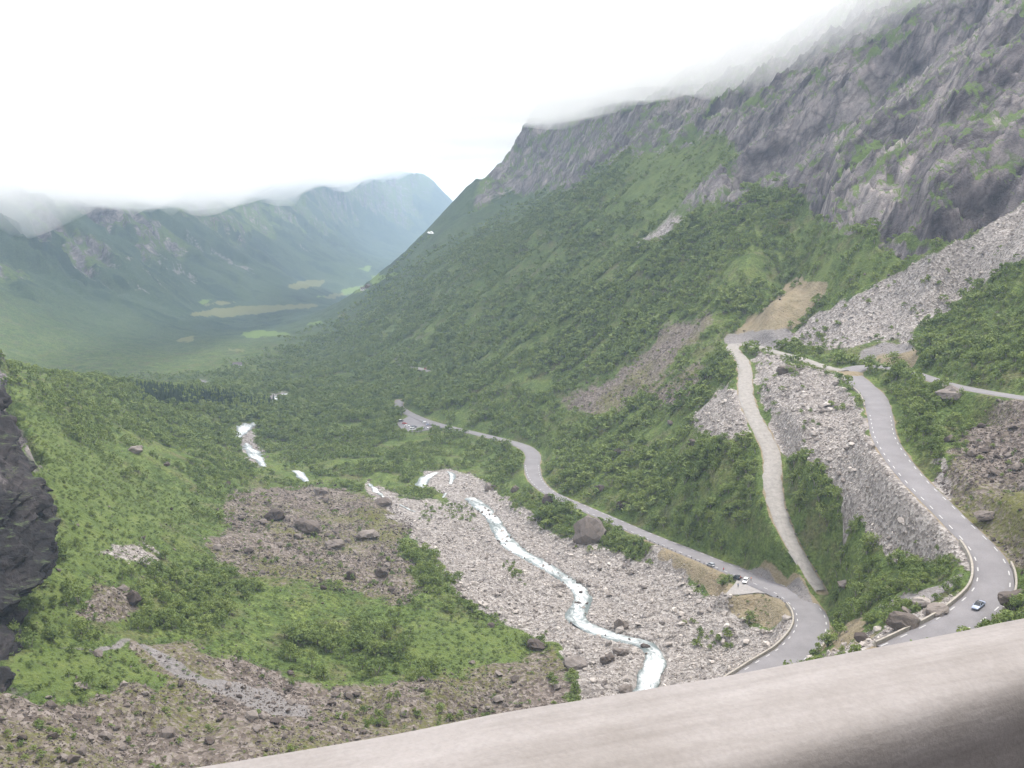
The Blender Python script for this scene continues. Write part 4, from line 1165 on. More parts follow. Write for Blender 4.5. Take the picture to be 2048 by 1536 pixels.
def label_all(items, noun, groupname):
    """items: dicts with o, px, py, look. Up to five per landmark get a label of their own, the rest share one per place and look"""
    own = {}
    for it in items:
        ds = [math.hypot(it['px'] - mx, (it['py'] - my) * 1.5) for _, mx, my in MARKS]
        it['m'] = int(np.argmin(ds)); it['d'] = min(ds)
    taken = set()
    for k_ in range(len(MARKS)):
        lst = sorted((it for it in items if it['m'] == k_), key=lambda q: q['d'])[:8]
        for q, it in enumerate(lst):
            tag(it['o'], f"{it['look']} {noun} {RANK[q]} {MARKS[k_][0]}"); taken.add(id(it))
    for it in items:
        pl = place(it['px'], it['py']); it['pl'] = pl
        if id(it) not in taken: tag(it['o'], f"{it['look']} {noun} among many {pl}")
        gp = groupname + ' ' + pl
        it['o']['group'] = gp
    left = [it for it in items if id(it) not in taken]
    for pl in {it['pl'] for it in left}:
        L_ = [it for it in left if it['pl'] == pl]
        for word, key in (('leftmost', lambda q: q['px']), ('rightmost', lambda q: -q['px']), ('lowest', lambda q: -q['py']), ('highest', lambda q: q['py'])):
            if len(L_) > 2:
                it = min(L_, key=key); L_.remove(it); it['o']['label'] = f"{it['look']} {noun}, {word} of those {pl}"

# ------------------------------------------------------------------ birches: the 300 that show largest are objects, the rest one mass
bd = np.hypot(bx, by)
v_, px_, py_ = seen(bx, by, hgt * .5)
show = np.where(v_ & (px_ > 12) & (px_ < 2036), hgt * wid / bd ** 2, 0)
top = np.argsort(-show)[:290]
near_cr = []
for k_ in range(5):
    me_, cs = crown_mesh('crown', 40 + k_, 7 + k_ % 3, 300, .055, M_LEAF)
    near_cr.append((me_, stem_mesh('stems', cs, 60 + k_)))
items = []
for n_, i in enumerate(top):
    cr, st = near_cr[n_ % 5]
    t = empty('birch', (bx[i], by[i], bz[i] - .1), random.uniform(0, 6.28))
    t.scale = (wid[i], wid[i], hgt[i])
    tag(t, cat='birch')
    c1 = bpy.data.objects.new('crown', cr); link(c1, t); s1 = bpy.data.objects.new('stems', st); link(s1, t)
    look = ('big ' if wid[i] * hgt[i] > 26 else 'small ' if wid[i] * hgt[i] < 15 else '') + ('tall' if hgt[i] > 5.2 else 'broad' if wid[i] > hgt[i] * 1.15 else 'low' if hgt[i] < 3.6 else 'rounded')
    items.append(dict(o=t, px=float(px_[i]), py=float(py_[i]), look=look))
label_all(items, 'birch', 'birches')
rest = np.ones(len(bx), bool); rest[top] = False
mid_b = [whole_bush('birch_near', 80 + k_, 7, 170, .075, M_LEAF) for k_ in range(4)] + [whole_bush('birch_mid', 90 + k_, 6, 80, .11, M_LEAF, 1.0, 2) for k_ in range(4)] + [whole_bush('birch_far', 100 + k_, 5, 40, .15, M_LEAF, 1.05, 0) for k_ in range(4)]
ii = np.where(rest)[0]
lod = np.where(bd[ii] < 430, 0, np.where(bd[ii] < 820, 4, 8))
rz = np.zeros((len(ii), 3)); rz[:, 2] = RNG.uniform(0, 6.28, len(ii)); rz[:, :2] = RNG.normal(0, .08, (len(ii), 2))
instancer('birch_scrub', np.c_[bx[ii], by[ii], bz[ii] - .15], np.c_[wid[ii], wid[ii], hgt[ii]], rz, lod + RNG.integers(0, 4, len(ii)), mid_b, label='dense birch scrub covering the valley sides')

# low ferns and herbs over the green ground
fd = (wood * .8 + W['grass'] * 1.1) * lines_clear * (RR < 520)
fx, fyy, fi, fj = scatter(np.clip(fd, 0, 1) * .2, 45000)
kp = (ground(fx, fyy) + 2) / np.hypot(fx, fyy) > HOR[fi, np.clip(fj - 2, 0, None)]
fx, fyy = fx[kp], fyy[kp]
fh = RNG.uniform(.5, 1.1, len(fx)); fz = ground(fx, fyy)
rz = np.zeros((len(fx), 3)); rz[:, 2] = RNG.uniform(0, 6.28, len(fx))
instancer('undergrowth', np.c_[fx, fyy, fz - .1], np.c_[fh * 1.7, fh * 1.7, fh], rz, RNG.integers(0, 3, len(fx)), [whole_bush('fern', 120 + k_, 5, 26, .17, M_FERN, 1.3, 0) for k_ in range(3)], label='bright ferns and herbs on the open slopes')

# the dark spruce wood on the ridge
sp_x, sp_y = [], []
for k_ in range(900):
    px = random.uniform(285, 540); base = np.interp(px, [285, 360, 440, 540], [786, 795, 800, 812]); py = base + random.uniform(-14, 6)
    x, y, z = hit(px, py + 4); r_ = math.hypot(x, y)
    if 600 < r_ < 1100: sp_x.append(x + random.uniform(-6, 6)); sp_y.append(y + random.uniform(-12, 12))
sp_x, sp_y = np.array(sp_x), np.array(sp_y)
sh_ = RNG.uniform(4.5, 8.5, len(sp_x)); rz = np.zeros((len(sp_x), 3)); rz[:, 2] = RNG.uniform(0, 6.28, len(sp_x))
instancer('spruce_wood', np.c_[sp_x, sp_y, ground(sp_x, sp_y)], np.c_[sh_ * .95, sh_ * .95, sh_], rz, RNG.integers(0, 3, len(sp_x)), [spruce_mesh('spruce', 130 + k_) for k_ in range(3)], label='dark spruce plantation on the low ridge at left')

# ------------------------------------------------------------------ boulders and scree
BIG = [  # photo position of the foot, width in photo pixels, height share, dark, label
 (612,1068,62,.62,1,'largest flat-topped brown slab in the middle of the brown boulder field'), (548,1042,40,.8,1,'pointed dark brown boulder up left of the largest slab in the boulder field'),
 (668,1098,46,.5,1,'dark long boulder below right of the largest slab in the boulder field'), (735,1080,44,.55,1,'broad brown boulder right of the dark long boulder'),
 (765,1012,40,.5,1,'dark boulder at the upper right corner of the brown boulder field'), (762,1155,30,.8,1,'squat brown boulder near the right edge of the brown boulder field'),
 (700,1160,26,.9,1,'upright greyish boulder in the lower brown boulder field'), (640,990,34,.6,1,'brown boulder at the top edge of the brown boulder field'),
 (1176,1086,78,.8,1,'huge brown boulder grown over with bushes below the lower road'), (1243,1262,34,.75,1,'dark tilted pointed boulder on the gravel right of the rapids'), (1243,1268,32,.5,0,'smooth pale boulder in front of the tilted boulder at the water'),
 (1216,1328,32,.75,1,'dark boulder left of the last drop of the rapids'), (1240,1312,34,.55,1,'brown boulder at the left bank of the last bend of the rapids'), (1290,1300,20,.7,1,'dark boulder standing in the white water'), (1160,1170,18,.8,1,'round dark boulder at the right edge of the rapids'),
 (1072,1302,42,.6,1,'reddish broad boulder at the edge of the bright fern patch'), (1253,1388,30,.6,1,'dark boulder by the river just above the parapet'), (1383,898,24,1.0,1,'upright grey boulder alone in the scrub between road and track'),
 (1248,1016,34,.7,1,'dark boulder in the scrub just above the lower road'), (1200,985,26,.6,1,'brown boulder in scrub above the straight of the lower road'), (980,982,24,.8,1,'dark boulder beside the top of the rapids'), (1030,985,18,.8,1,'small dark boulder by the bushes at the top of the gravel bed'),
 (1812,1262,58,.62,1,'big reddish boulder in the bank beside the long low wall'), (1880,1232,56,.35,1,'long dark slab leaning in the bank under the upper wall'), (1850,1215,36,.55,0,'pale flat slab high in the bank under the upper wall'), (2040,1212,70,.5,1,'dark overhanging rock outside the bend of the upper road'),
 (1690,1180,24,.7,1,'dark boulder in the bushes below the pale scree'), (1240,908,26,.6,1,'brown boulder among birches up the slope from the S-bend'), (1985,1040,54,.4,1,'flat brown slab just right of the upper road'), (1095,1010,26,1.0,1,'dark boulder tucked against the lower road by the bushes'),
 (268,905,30,.6,1,'brown stone alone in the upper green slope'), (262,1205,34,.9,1,'dark brown boulder half hidden by bushes below the cliff'), (1150,1340,60,.5,0,'pale boulder bank stone at the left edge of the gravel bed'),
 (1575,748,40,.6,1,'brown boulder beside the upper gravel track'), (1910,800,60,.5,1,'brown boulder among bushes below the right-hand road')]
r_pale = [rock_mesh('boulder_pale', 200 + k_, M_PALE, 18, .7) for k_ in range(7)]
r_brown = [rock_mesh('boulder_brown', 220 + k_, M_BROWN, 20, .75) for k_ in range(7)]
def big_rock_mesh(seed, mat):
    bm = rock_bm(seed, 40, 1.0)
    bmesh.ops.triangulate(bm, faces=bm.faces)
    bmesh.ops.subdivide_edges(bm, edges=bm.edges, cuts=2, use_grid_fill=True)
    r = np.random.default_rng(seed)
    P = np.array([v.co for v in bm.verts]); n_ = .07 * fbm(P[:, 0] * 4 + seed, P[:, 1] * 4, P[:, 2] * 4, o=3)
    for v, q in zip(bm.verts, n_): v.co += v.co.normalized() * q
    me_ = bpy.data.meshes.new('boulder'); bm.to_mesh(me_); bm.free(); me_.materials.append(mat); return me_
for n_, (px, py, wpx, hs, dk, lab) in enumerate(BIG):
    x, y, z = hit(px, py); d = math.sqrt(x * x + y * y + z * z); s = wpx * d / F
    o = bpy.data.objects.new('boulder', big_rock_mesh(300 + n_, M_BROWN if dk else M_PALE))
    o.location = (x, y + s * .25, z + s * hs * .22); o.scale = (s * 1.1, s * .95, s * hs * 1.25)
    o.rotation_euler = (random.uniform(-.12, .12), random.uniform(-.15, .15), random.uniform(-.5, .5))
    link(o); tag(o, lab, 'boulder', 'landmark boulders')
    if 'ledge' in lab: o.location.z -= s * hs * .1; o.location.y += s * .42; o.location.x += s * .1; o.scale.x *= 1.35
v_, px_, py_ = seen(sx_, sy_, ssz * .4)
show = np.where(v_ & (px_ > 8) & (px_ < 2040), ssz / np.hypot(sx_, sy_), 0)
top = np.argsort(-show)[:255]
items = []
for n_, i in enumerate(top):
    o = bpy.data.objects.new('boulder', (r_brown if isb[i] else r_pale)[n_ % 7])
    s = ssz[i] * 1.15
    o.location = (sx_[i], sy_[i], sz_[i] + s * .18); o.scale = (s, s, s * random.uniform(.75, 1.05)); o.rotation_euler = (random.uniform(-.4, .4), random.uniform(-.4, .4), random.uniform(0, 6.28))
    link(o); tag(o, cat='boulder')
    items.append(dict(o=o, px=float(px_[i]), py=float(py_[i]), look=('large ' if ssz[i] > 2.7 else 'small ' if ssz[i] < 1.9 else '') + ('brown' if isb[i] else 'pale')))
label_all(items, 'boulder', 'boulders')
rest = np.ones(len(sx_), bool); rest[top] = False
ii = np.where(rest)[0]
rz = np.c_[RNG.normal(0, .35, (len(ii), 2)), RNG.uniform(0, 6.28, len(ii))]
s3 = ssz[ii][:, None] * RNG.uniform(.8, 1.2, (len(ii), 3))
stones_p = [rock_mesh('stone_pale', 400 + k_, M_PALE, 11, .7) for k_ in range(5)] + [rock_mesh('stone_brown', 420 + k_, M_BROWN, 11, .75) for k_ in range(5)]
instancer('scree_stones', np.c_[sx_[ii], sy_[ii], sz_[ii] + ssz[ii] * .12], s3, rz, np.where(isb[ii], 5, 0) + RNG.integers(0, 5, len(ii)), stones_p, label='loose stones of the scree slopes and the gravel bed')

# ------------------------------------------------------------------ vehicles
def paint(name, col, rough=.35, metal=.2):
    return simple_mat(name, col, rough, .5, .05, 2, metal)
M_GLASS = simple_mat('dark_car_glass', (.02, .024, .028), .12, .6, .1, 2)
M_TYRE = simple_mat('tyre_rubber', (.018, .018, .018), .9, .1, .2, 4)
M_RIM = simple_mat('wheel_rim', (.4, .4, .41), .35, .5, .08, 4, .7)
M_LAMP = simple_mat('lamp_glass', (.7, .7, .68), .15, .6, .05, 4)
M_RED = simple_mat('tail_lamp', (.4, .02, .02), .25, .5, .1, 4)
M_TRIM = simple_mat('black_trim', (.025, .025, .026), .6, .3, .15, 4)
def loft(stations):
    """stations: (x, [(y, z) ...]) half rings, mirrored"""
    bm = bmesh.new(); rings = []
    for x, prof in stations:
        ring = [(y, z) for y, z in prof] + [(-y, z) for y, z in reversed(prof)]
        rings.append([bm.verts.new((x, y, z)) for y, z in ring])
    for a, b in zip(rings, rings[1:]):
        n = len(a)
        for k_ in range(n): bm.faces.new((a[k_], a[(k_ + 1) % n], b[(k_ + 1) % n], b[k_]))
    bm.faces.new(rings[0][::-1]); bm.faces.new(rings[-1])
    bmesh.ops.recalc_face_normals(bm, faces=bm.faces)
    return bm
def wheel(parent, x, y, rad):
    bm = bmesh.new(); bmesh.ops.create_cone(bm, cap_ends=True, segments=20, radius1=rad, radius2=rad, depth=.2)
    bmesh.ops.rotate(bm, verts=bm.verts, cent=(0, 0, 0), matrix=Matrix.Rotation(math.pi / 2, 3, 'X'))
    bmesh.ops.bevel(bm, geom=[e for e in bm.edges if len(e.link_faces) == 2 and any(len(f.verts) > 4 for f in e.link_faces)], offset=.03, segments=1, affect='EDGES')
    w = bm_obj('wheel', bm, M_TYRE, parent); w.location = (x, y, rad)
    bm = bmesh.new(); bmesh.ops.create_cone(bm, cap_ends=True, segments=14, radius1=rad * .62, radius2=rad * .5, depth=.03)
    bmesh.ops.rotate(bm, verts=bm.verts, cent=(0, 0, 0), matrix=Matrix.Rotation(math.copysign(math.pi / 2, -y), 3, 'X'))
    r = bm_obj('rim', bm, M_RIM, w); r.location = (0, math.copysign(.105, y), 0)
def box(name, parent, mat, c, s, bev=.02):
    bm = bmesh.new(); bmesh.ops.create_cube(bm, size=1)
    for v in bm.verts: v.co = Vector((c[0] + v.co.x * s[0], c[1] + v.co.y * s[1], c[2] + v.co.z * s[2]))
    if bev: bmesh.ops.bevel(bm, geom=bm.edges[:], offset=bev, segments=1, affect='EDGES')
    return bm_obj(name, bm, mat, parent)
def car(pos, head, pitch, body_m, roof_m, label, kind='hatch', cat='car', group=None, name='parked_car'):
    L, Wd, H = dict(hatch=(4.1, 1.74, 1.48), sedan=(4.5, 1.78, 1.44), suv=(4.6, 1.85, 1.75), van=(5.3, 1.95, 2.35))[kind]
    t = empty(name, pos); t.rotation_euler = (0, -pitch, head)
    h = Wd / 2; l = L / 2; sill = .24; belt = H * (.6 if kind != 'van' else .52)
    hood = belt * .95 if kind != 'van' else belt * .98; tail = {'hatch': belt, 'sedan': belt * .99, 'suv': belt, 'van': belt}[kind]
    def ring(w, lo, hi, crown=.03): return [(w * .9, lo), (w, lo + .14), (w, lo + (hi - lo) * .55), (w * .96, hi - .05), (w * .82, hi), (w * .3, hi + crown)]
    bm = loft([(-l, ring(h * .86, .36, tail * .84)), (-l + .12, ring(h * .95, sill + .04, tail * .97)), (-l * .55, ring(h, sill, belt)), (l * .2, ring(h, sill, belt)), (l * .48, ring(h, sill, hood)), (l * .86, ring(h * .96, sill, hood * .9)), (l, ring(h * .8, .34, hood * .72))])
    bm_obj('body', bm, body_m, t, True)
    # greenhouse: glass all round, then the roof panel and pillars
    xr0 = {'hatch': -l * .9, 'sedan': -l * .68, 'suv': -l * .93, 'van': -l * .97}[kind]; xr1 = {'hatch': -l * .72, 'sedan': -l * .34, 'suv': -l * .84, 'van': -l * .94}[kind]
    xf1 = {'hatch': l * .16, 'sedan': l * .1, 'suv': l * .2, 'van': l * .52}[kind]; xf0 = {'hatch': l * .5, 'sedan': l * .46, 'suv': l * .48, 'van': l * .8}[kind]
    wb, wt = h * .93, h * .76
    def gl(w0, w1, z1): return [(w0, belt - .03), (w0 * .5 + w1 * .5 + .01, (belt + z1) / 2), (w1, z1)]
    bm = bmesh.new(); z1 = H - .05
    B = [bm.verts.new(p) for p in ((xr0, wb, belt - .03), (xf0, wb * .95, belt - .03), (xf0, -wb * .95, belt - .03), (xr0, -wb, belt - .03))]
    Tt = [bm.verts.new(p) for p in ((xr1, wt, z1), (xf1, wt, z1), (xf1, -wt, z1), (xr1, -wt, z1))]
    for k_ in range(4): bm.faces.new((B[k_], B[(k_ + 1) % 4], Tt[(k_ + 1) % 4], Tt[k_]))
    bm.faces.new(Tt); bmesh.ops.recalc_face_normals(bm, faces=bm.faces)
    bm_obj('windows', bm, M_GLASS, t)
    bm = bmesh.new()
    RB = [bm.verts.new(p) for p in ((xr1 - .05, wt + .02, z1 - .01), (xf1 + .05, wt + .02, z1 - .01), (xf1 + .05, -wt - .02, z1 - .01), (xr1 - .05, -wt - .02, z1 - .01))]
    RT = [bm.verts.new(p) for p in ((xr1 + .08, wt * .8, H), (xf1 - .1, wt * .8, H), (xf1 - .1, -wt * .8, H), (xr1 + .08, -wt * .8, H))]
    for k_ in range(4): bm.faces.new((RB[k_], RB[(k_ + 1) % 4], RT[(k_ + 1) % 4], RT[k_]))
    bm.faces.new(RT); bm.faces.new(RB[::-1]); bmesh.ops.recalc_face_normals(bm, faces=bm.faces)
    bm_obj('roof', bm, roof_m, t)
    for xx, xt in ((xr0, xr1), (xf0, xf1), ((xr0 + xf0) / 2 - .1, (xr1 + xf1) / 2)):
        for s_ in (1, -1):
            bm = bmesh.new(); q = .05
            vb = [bm.verts.new(p) for p in ((xx - q, s_ * (wb + .01), belt - .04), (xx + q, s_ * (wb + .01), belt - .04), (xt + q, s_ * (wt + .012), z1), (xt - q, s_ * (wt + .012), z1))]
            vc = [bm.verts.new(v.co - Vector((0, s_ * .05, 0))) for v in vb]
            bm.faces.new(vb); bm.faces.new(vc[::-1])
            for k_ in range(4): bm.faces.new((vb[k_], vc[k_], vc[(k_ + 1) % 4], vb[(k_ + 1) % 4]))
            bmesh.ops.recalc_face_normals(bm, faces=bm.faces); bm_obj('pillar', bm, body_m, t)
    for x in (-l * .62, l * .62):
        for s_ in (1, -1): wheel(t, x, s_ * (h - .08), .32 if kind in ('hatch', 'sedan') else .36)
    for s_ in (1, -1):
        box('headlight', t, M_LAMP, (l * .93, s_ * h * .6, hood * .68), (.2, .34, .14)); box('tail_light', t, M_RED, (-l * .97, s_ * h * .72, belt * .78), (.12, .22, .24))
        box('mirror', t, body_m, (xf0 - .25, s_ * (h + .08), belt + .05), (.1, .16, .12))
    box('front_bumper', t, M_TRIM, (l * .97, 0, .36), (.14, Wd * .72, .14)); box('rear_bumper', t, M_TRIM, (-l * .98, 0, .4), (.12, Wd * .74, .14))
    return tag(t, label, cat, group)
def on_road(P, px, py, off=0.0):
    i = near_i(P, px, py); z = P[i, 2] + .07
    x, y, _ = at_z(px, py, z)
    j = max(0, min(len(P) - 2, i)); d = P[j + 1, :3] - P[j, :3]
    return (x, y, z), math.atan2(d[1], d[0]), math.atan2(d[2], math.hypot(d[0], d[1]))
C_SILVER = paint('silver_paint', (.33, .35, .38)); C_BLACK = paint('black_paint', (.02, .021, .024)); C_WHITE = paint('white_paint', (.72, .72, .71), .4, 0)
C_BLUE = paint('blue_paint', (.06, .1, .17)); C_RED = paint('red_paint', (.34, .045, .035)); C_BLUEGREY = paint('pale_blue_paint', (.3, .34, .44)); C_GREY = paint('grey_paint', (.09, .095, .1))
GRP = 'cars stopped on the lower road'
p, hd, pt = on_road(L3, 1422, 1132); car(p, hd, pt, C_SILVER, C_SILVER, 'silver car at the edge of the lower road, left of the person in red', 'hatch', group=GRP)
p, hd, pt = on_road(L3, 1474, 1157); car(p, hd + .12, pt, C_BLACK, C_BLACK, 'black car parked on the lower road beside the white car', 'sedan', group=GRP)
p, hd, pt = on_road(L3, 1491, 1164); car(p, hd + 2.3, 0, C_WHITE, C_WHITE, 'white car parked on the lower road beside the gravel pull-off', 'hatch', group=GRP)
p, hd, pt = on_road(U3, 1957, 1214); car(p, hd, pt, C_BLUEGREY, C_BLACK, 'lone dark car with pale blue bonnet driving on the upper road', 'sedan', name='moving_car')
A_ = np.c_[[q[0] for q in PARK], [q[1] for q in PARK], np.ones(len(PARK))]; PPL = np.linalg.lstsq(A_, np.array([q[2] for q in PARK]), rcond=None)[0]
def in_park(px, py):
    z = -169.0
    for _ in range(6):
        x, y, _z = at_z(px, py, z); z = PPL[0] * x + PPL[1] * y + PPL[2] + .06
    return (x, y, z)
GP = 'vehicles in the small car park'
for px, py, bmat, rm, kd, hd, lab in ((802,843,C_BLACK,C_WHITE,'suv',.5,'dark car with white roof at the left corner of the car park'), (809,848,C_RED,C_RED,'hatch',.3,'small red car in the left half of the car park'),
        (814,853,C_WHITE,C_WHITE,'hatch',.2,'small white car next to the red car in the car park'), (828,855,C_BLACK,C_GREY,'suv',.35,'black car behind the white van in the car park'),
        (826,860,C_WHITE,C_WHITE,'van',.3,'white van at the front edge of the car park'), (842,859,C_BLUE,C_BLUE,'sedan',.1,'dark blue car beside the white van in the car park'),
        (852,857,C_WHITE,C_BLACK,'hatch',.25,'white car with dark roof right of the blue car in the car park'), (851,847,C_WHITE,C_WHITE,'suv',.5,'white car at the back of the car park by the road'),
        (857,850,C_BLUEGREY,C_SILVER,'sedan',.4,'pale blue car at the right end of the car park')):
    p = in_park(px, py); car(p, hd, 0, bmat, rm, lab, kd, 'van' if kd == 'van' else 'car', GP)
FAR = spline([hit(*q) for q in ((774,712),(786,715),(790,722),(797,730),(820,735),(845,740),(862,745))], 3, [7] * 7)
FAR[:, 2] += .9
ribbon('far_road', FAR, M_TRACK, .3, .2, 'short pale pieces of the road seen through the far woods')
p = FAR[near_i(FAR, 853, 742)]; car((p[0], p[1], p[2] + .5), 2.6, 0, C_RED, C_RED, 'tiny red van on the road far down in the woods', 'van', 'van', name='moving_van')

# ------------------------------------------------------------------ people
def skinned(name, joints, edges, mat, parent, root=0, sub=1):
    me_ = bpy.data.meshes.new(name); me_.from_pydata([j[:3] for j in joints], edges, []); me_.materials.append(mat)
    o = link(bpy.data.objects.new(name, me_), parent)
    md = o.modifiers.new('skin', 'SKIN'); md.use_smooth_shade = True
    sv = me_.skin_vertices[0].data if me_.skin_vertices else None
    if sv is None:
        bm = bmesh.new(); bm.from_mesh(me_); bm.verts.layers.skin.verify(); bm.to_mesh(me_); bm.free(); sv = me_.skin_vertices[0].data
    for i, j in enumerate(joints): sv[i].radius = (j[3], j[4] if len(j) > 4 else j[3]); sv[i].use_root = (i == root)
    s = o.modifiers.new('smooth', 'SUBSURF'); s.levels = s.render_levels = sub
    return o
M_SKIN = simple_mat('skin', (.42, .26, .19), .6, .3, .05, 4); M_HAIR = simple_mat('brown_hair', (.05, .032, .02), .7, .3, .2, 9)
def person(pos, head, jacket, trousers, label, stride=.18):
    t = empty('person', pos, head)
    J = [(0,0,.95,.13,.1),(0,0,1.12,.12,.09),(0,0,1.32,.14,.1),(0,0,1.45,.09,.08),(0,.0,1.52,.05),(.02,0,1.6,.075,.08),(.02,0,1.7,.07,.085),
         (0,.19,1.4,.055),(.02,.24,1.14,.043),(.1,.23,.9,.032),(.13,.23,.82,.03,.018),(0,-.19,1.4,.055),(-.02,-.24,1.14,.043),(.04,-.23,.9,.032),(.06,-.23,.82,.03,.018),
         (0,.1,.9,.085),(.03+stride*.4,.1,.5,.058),(stride*.5,.1,.09,.04),(stride*.5+.16,.1,.04,.038,.03),(0,-.1,.9,.085),(.03-stride*.3,-.1,.5,.058),(-stride,-.1,.09,.04),(-stride+.16,-.1,.04,.038,.03),
         (.15,.24,.8,.009),(.17,.22,.77,.008),(.1,-.22,.77,.008),(.12,-.24,.78,.009),(.11,.02,1.62,.014)]
    E = [(0,1),(1,2),(2,3),(3,4),(4,5),(5,6),(3,7),(7,8),(8,9),(9,10),(3,11),(11,12),(12,13),(13,14),(0,15),(15,16),(16,17),(17,18),(0,19),(19,20),(20,21),(21,22),(10,23),(10,24),(14,25),(14,26),(5,27)]
    skinned('body', J, E, M_SKIN, t, 0, 2)
    g = lambda i, k_=1.25, dz_=0: (J[i][0], J[i][1], J[i][2] + dz_, J[i][3] * k_, (J[i][4] if len(J[i]) > 4 else J[i][3]) * k_)
    skinned('jacket', [g(0,1.22,-.04), g(1), g(2,1.2), g(3,1.2), g(7,1.35), g(8,1.4), g(9,1.45), g(11,1.35), g(12,1.4), g(13,1.45)], [(0,1),(1,2),(2,3),(3,4),(4,5),(5,6),(3,7),(7,8),(8,9)], jacket, t, 0, 2)
    skinned('trousers', [g(0,1.1,-.02), g(15,1.15), g(16,1.3), g(17,1.5), g(19,1.15), g(20,1.3), g(21,1.5)], [(0,1),(1,2),(2,3),(0,4),(4,5),(5,6)], trousers, t, 0, 2)
    bm = bmesh.new(); bmesh.ops.create_uvsphere(bm, u_segments=14, v_segments=9, radius=.105)
    for v in bm.verts:
        v.co.x *= 1.02; v.co.z *= 1.1
        if v.co.z < -.02 and v.co.x > -.02: v.co.z = -.02; v.co.x *= .7
    hb = bm_obj('hair', bm, M_HAIR, t, True); hb.location = (.0, 0, 1.69)
    return tag(t, label, 'person')
M_REDJ = simple_mat('red_jacket', (.55, .04, .05), .8, .2, .1, 5); M_BLUEJ = simple_mat('blue_jacket', (.1, .15, .24), .8, .2, .1, 5); M_ORJ = simple_mat('orange_jacket', (.75, .27, .12), .8, .2, .1, 5); M_RUST = simple_mat('rust_jacket', (.3, .09, .05), .8, .2, .1, 5)
M_TRS = simple_mat('dark_trousers', (.04, .045, .06), .85, .15, .15, 5)
p, hd, pt = on_road(L3, 1447, 1143); person(p, hd, M_REDJ, M_TRS, 'person in a red jacket walking on the lower road', .28)
p, hd, pt = on_road(L3, 1502, 1162); person(p, hd + 1.2, M_ORJ, M_TRS, 'person in an orange jacket standing right of the white car')
p, hd, pt = on_road(L3, 1481, 1160); person(p, hd + 2, M_RUST, M_TRS, 'person in a rust coloured jacket between the black car and the white car')
x, y, z = at_z(1476, 1175, -137.25); person((x, y, z), 1.0, M_BLUEJ, M_TRS, 'person in a blue jacket standing on the gravel pull-off')

# ------------------------------------------------------------------ far farm buildings and the snow patch
M_HW = simple_mat('white_boards', (.62, .6, .57), .8, .2, .08, .5); M_HR = simple_mat('dark_roof', (.12, .1, .1), .8, .2, .15, .5); M_HRED = simple_mat('brown_boards', (.12, .08, .06), .8, .2, .1, .5)
def farmhouse(px, py, s, rz, wm, label):
    x, y, z = hit(px, py)
    t = empty('farmhouse', (x, y, z - .5), rz)
    l, w, h, rh = 7 * s, 4.2 * s, 5 * s, 3 * s
    mesh_obj('wall', [(-l,-w,0),(l,-w,0),(l,w,0),(-l,w,0),(-l,-w,h),(l,-w,h),(l,w,h),(-l,w,h),(-l,0,h+rh),(l,0,h+rh)], [(0,1,5,4),(1,2,6,9,5),(2,3,7,6),(3,0,4,8,7)], [wm], t)
    e = .5 * s
    mesh_obj('roof', [(-l-e,-w-e,h-e*.7),(l+e,-w-e,h-e*.7),(l+e,0,h+rh+.1),(-l-e,0,h+rh+.1),(l+e,w+e,h-e*.7),(-l-e,w+e,h-e*.7),(-l-e,-w-e,h-e*.7+.3),(l+e,-w-e,h-e*.7+.3),(l+e,0,h+rh+.5),(-l-e,0,h+rh+.5),(l+e,w+e,h-e*.7+.3),(-l-e,w+e,h-e*.7+.3)],
             [(0,3,2,1),(3,5,4,2),(6,7,8,9),(9,8,10,11),(0,1,7,6),(4,5,11,10),(1,2,8,7),(2,4,10,8),(3,0,6,9),(5,3,9,11)], [M_HR], t)
    for k_ in range(3): box('window', t, M_GLASS, (-l * .6 + k_ * l * .6, -w - .02, h * .55), (1.2 * s, .1, 1.4 * s), 0)
    box('chimney', t, M_HR, (l * .3, .3, h + rh + .6 * s), (.8 * s, .8 * s, 1.6 * s), 0)
    tag(t, label, 'house', 'farm buildings on the valley floor')
farmhouse(728, 582, .9, .4, M_HW, 'white farmhouse at the foot of the wooded spur among bright green fields')
farmhouse(736, 576, .8, 1.2, M_HRED, 'brown barn just behind the white farmhouse on the valley floor')
farmhouse(475, 734, .8, .2, M_HW, 'single pale hut in the woods at the head of the valley floor')
def patch(name, pts, mat, lift, label):
    P = [hit(*q) for q in pts]; c_ = np.mean(P, 0); vs_, fs = [], []
    n = len(P)
    for ring in (1, .5, 0):
        for q in P:
            x, y = c_[0] + (q[0] - c_[0]) * ring, c_[1] + (q[1] - c_[1]) * ring; vs_.append((x, y, float(ground(x, y)) + lift))
    for r in range(2):
        for k_ in range(n): fs.append((r * n + k_, r * n + (k_ + 1) % n, (r + 1) * n + (k_ + 1) % n, (r + 1) * n + k_))
    tag(mesh_obj(name, vs_, fs, [mat], smooth=True), label, kind='structure')
patch('snow_patch', [(854,467),(858,465),(864,466),(868,469),(863,470),(857,469)], simple_mat('old_snow', (.8, .8, .8), .7, .2, .05, .1), 1.2, 'small bright patch of old snow at the edge of the wooded spur')

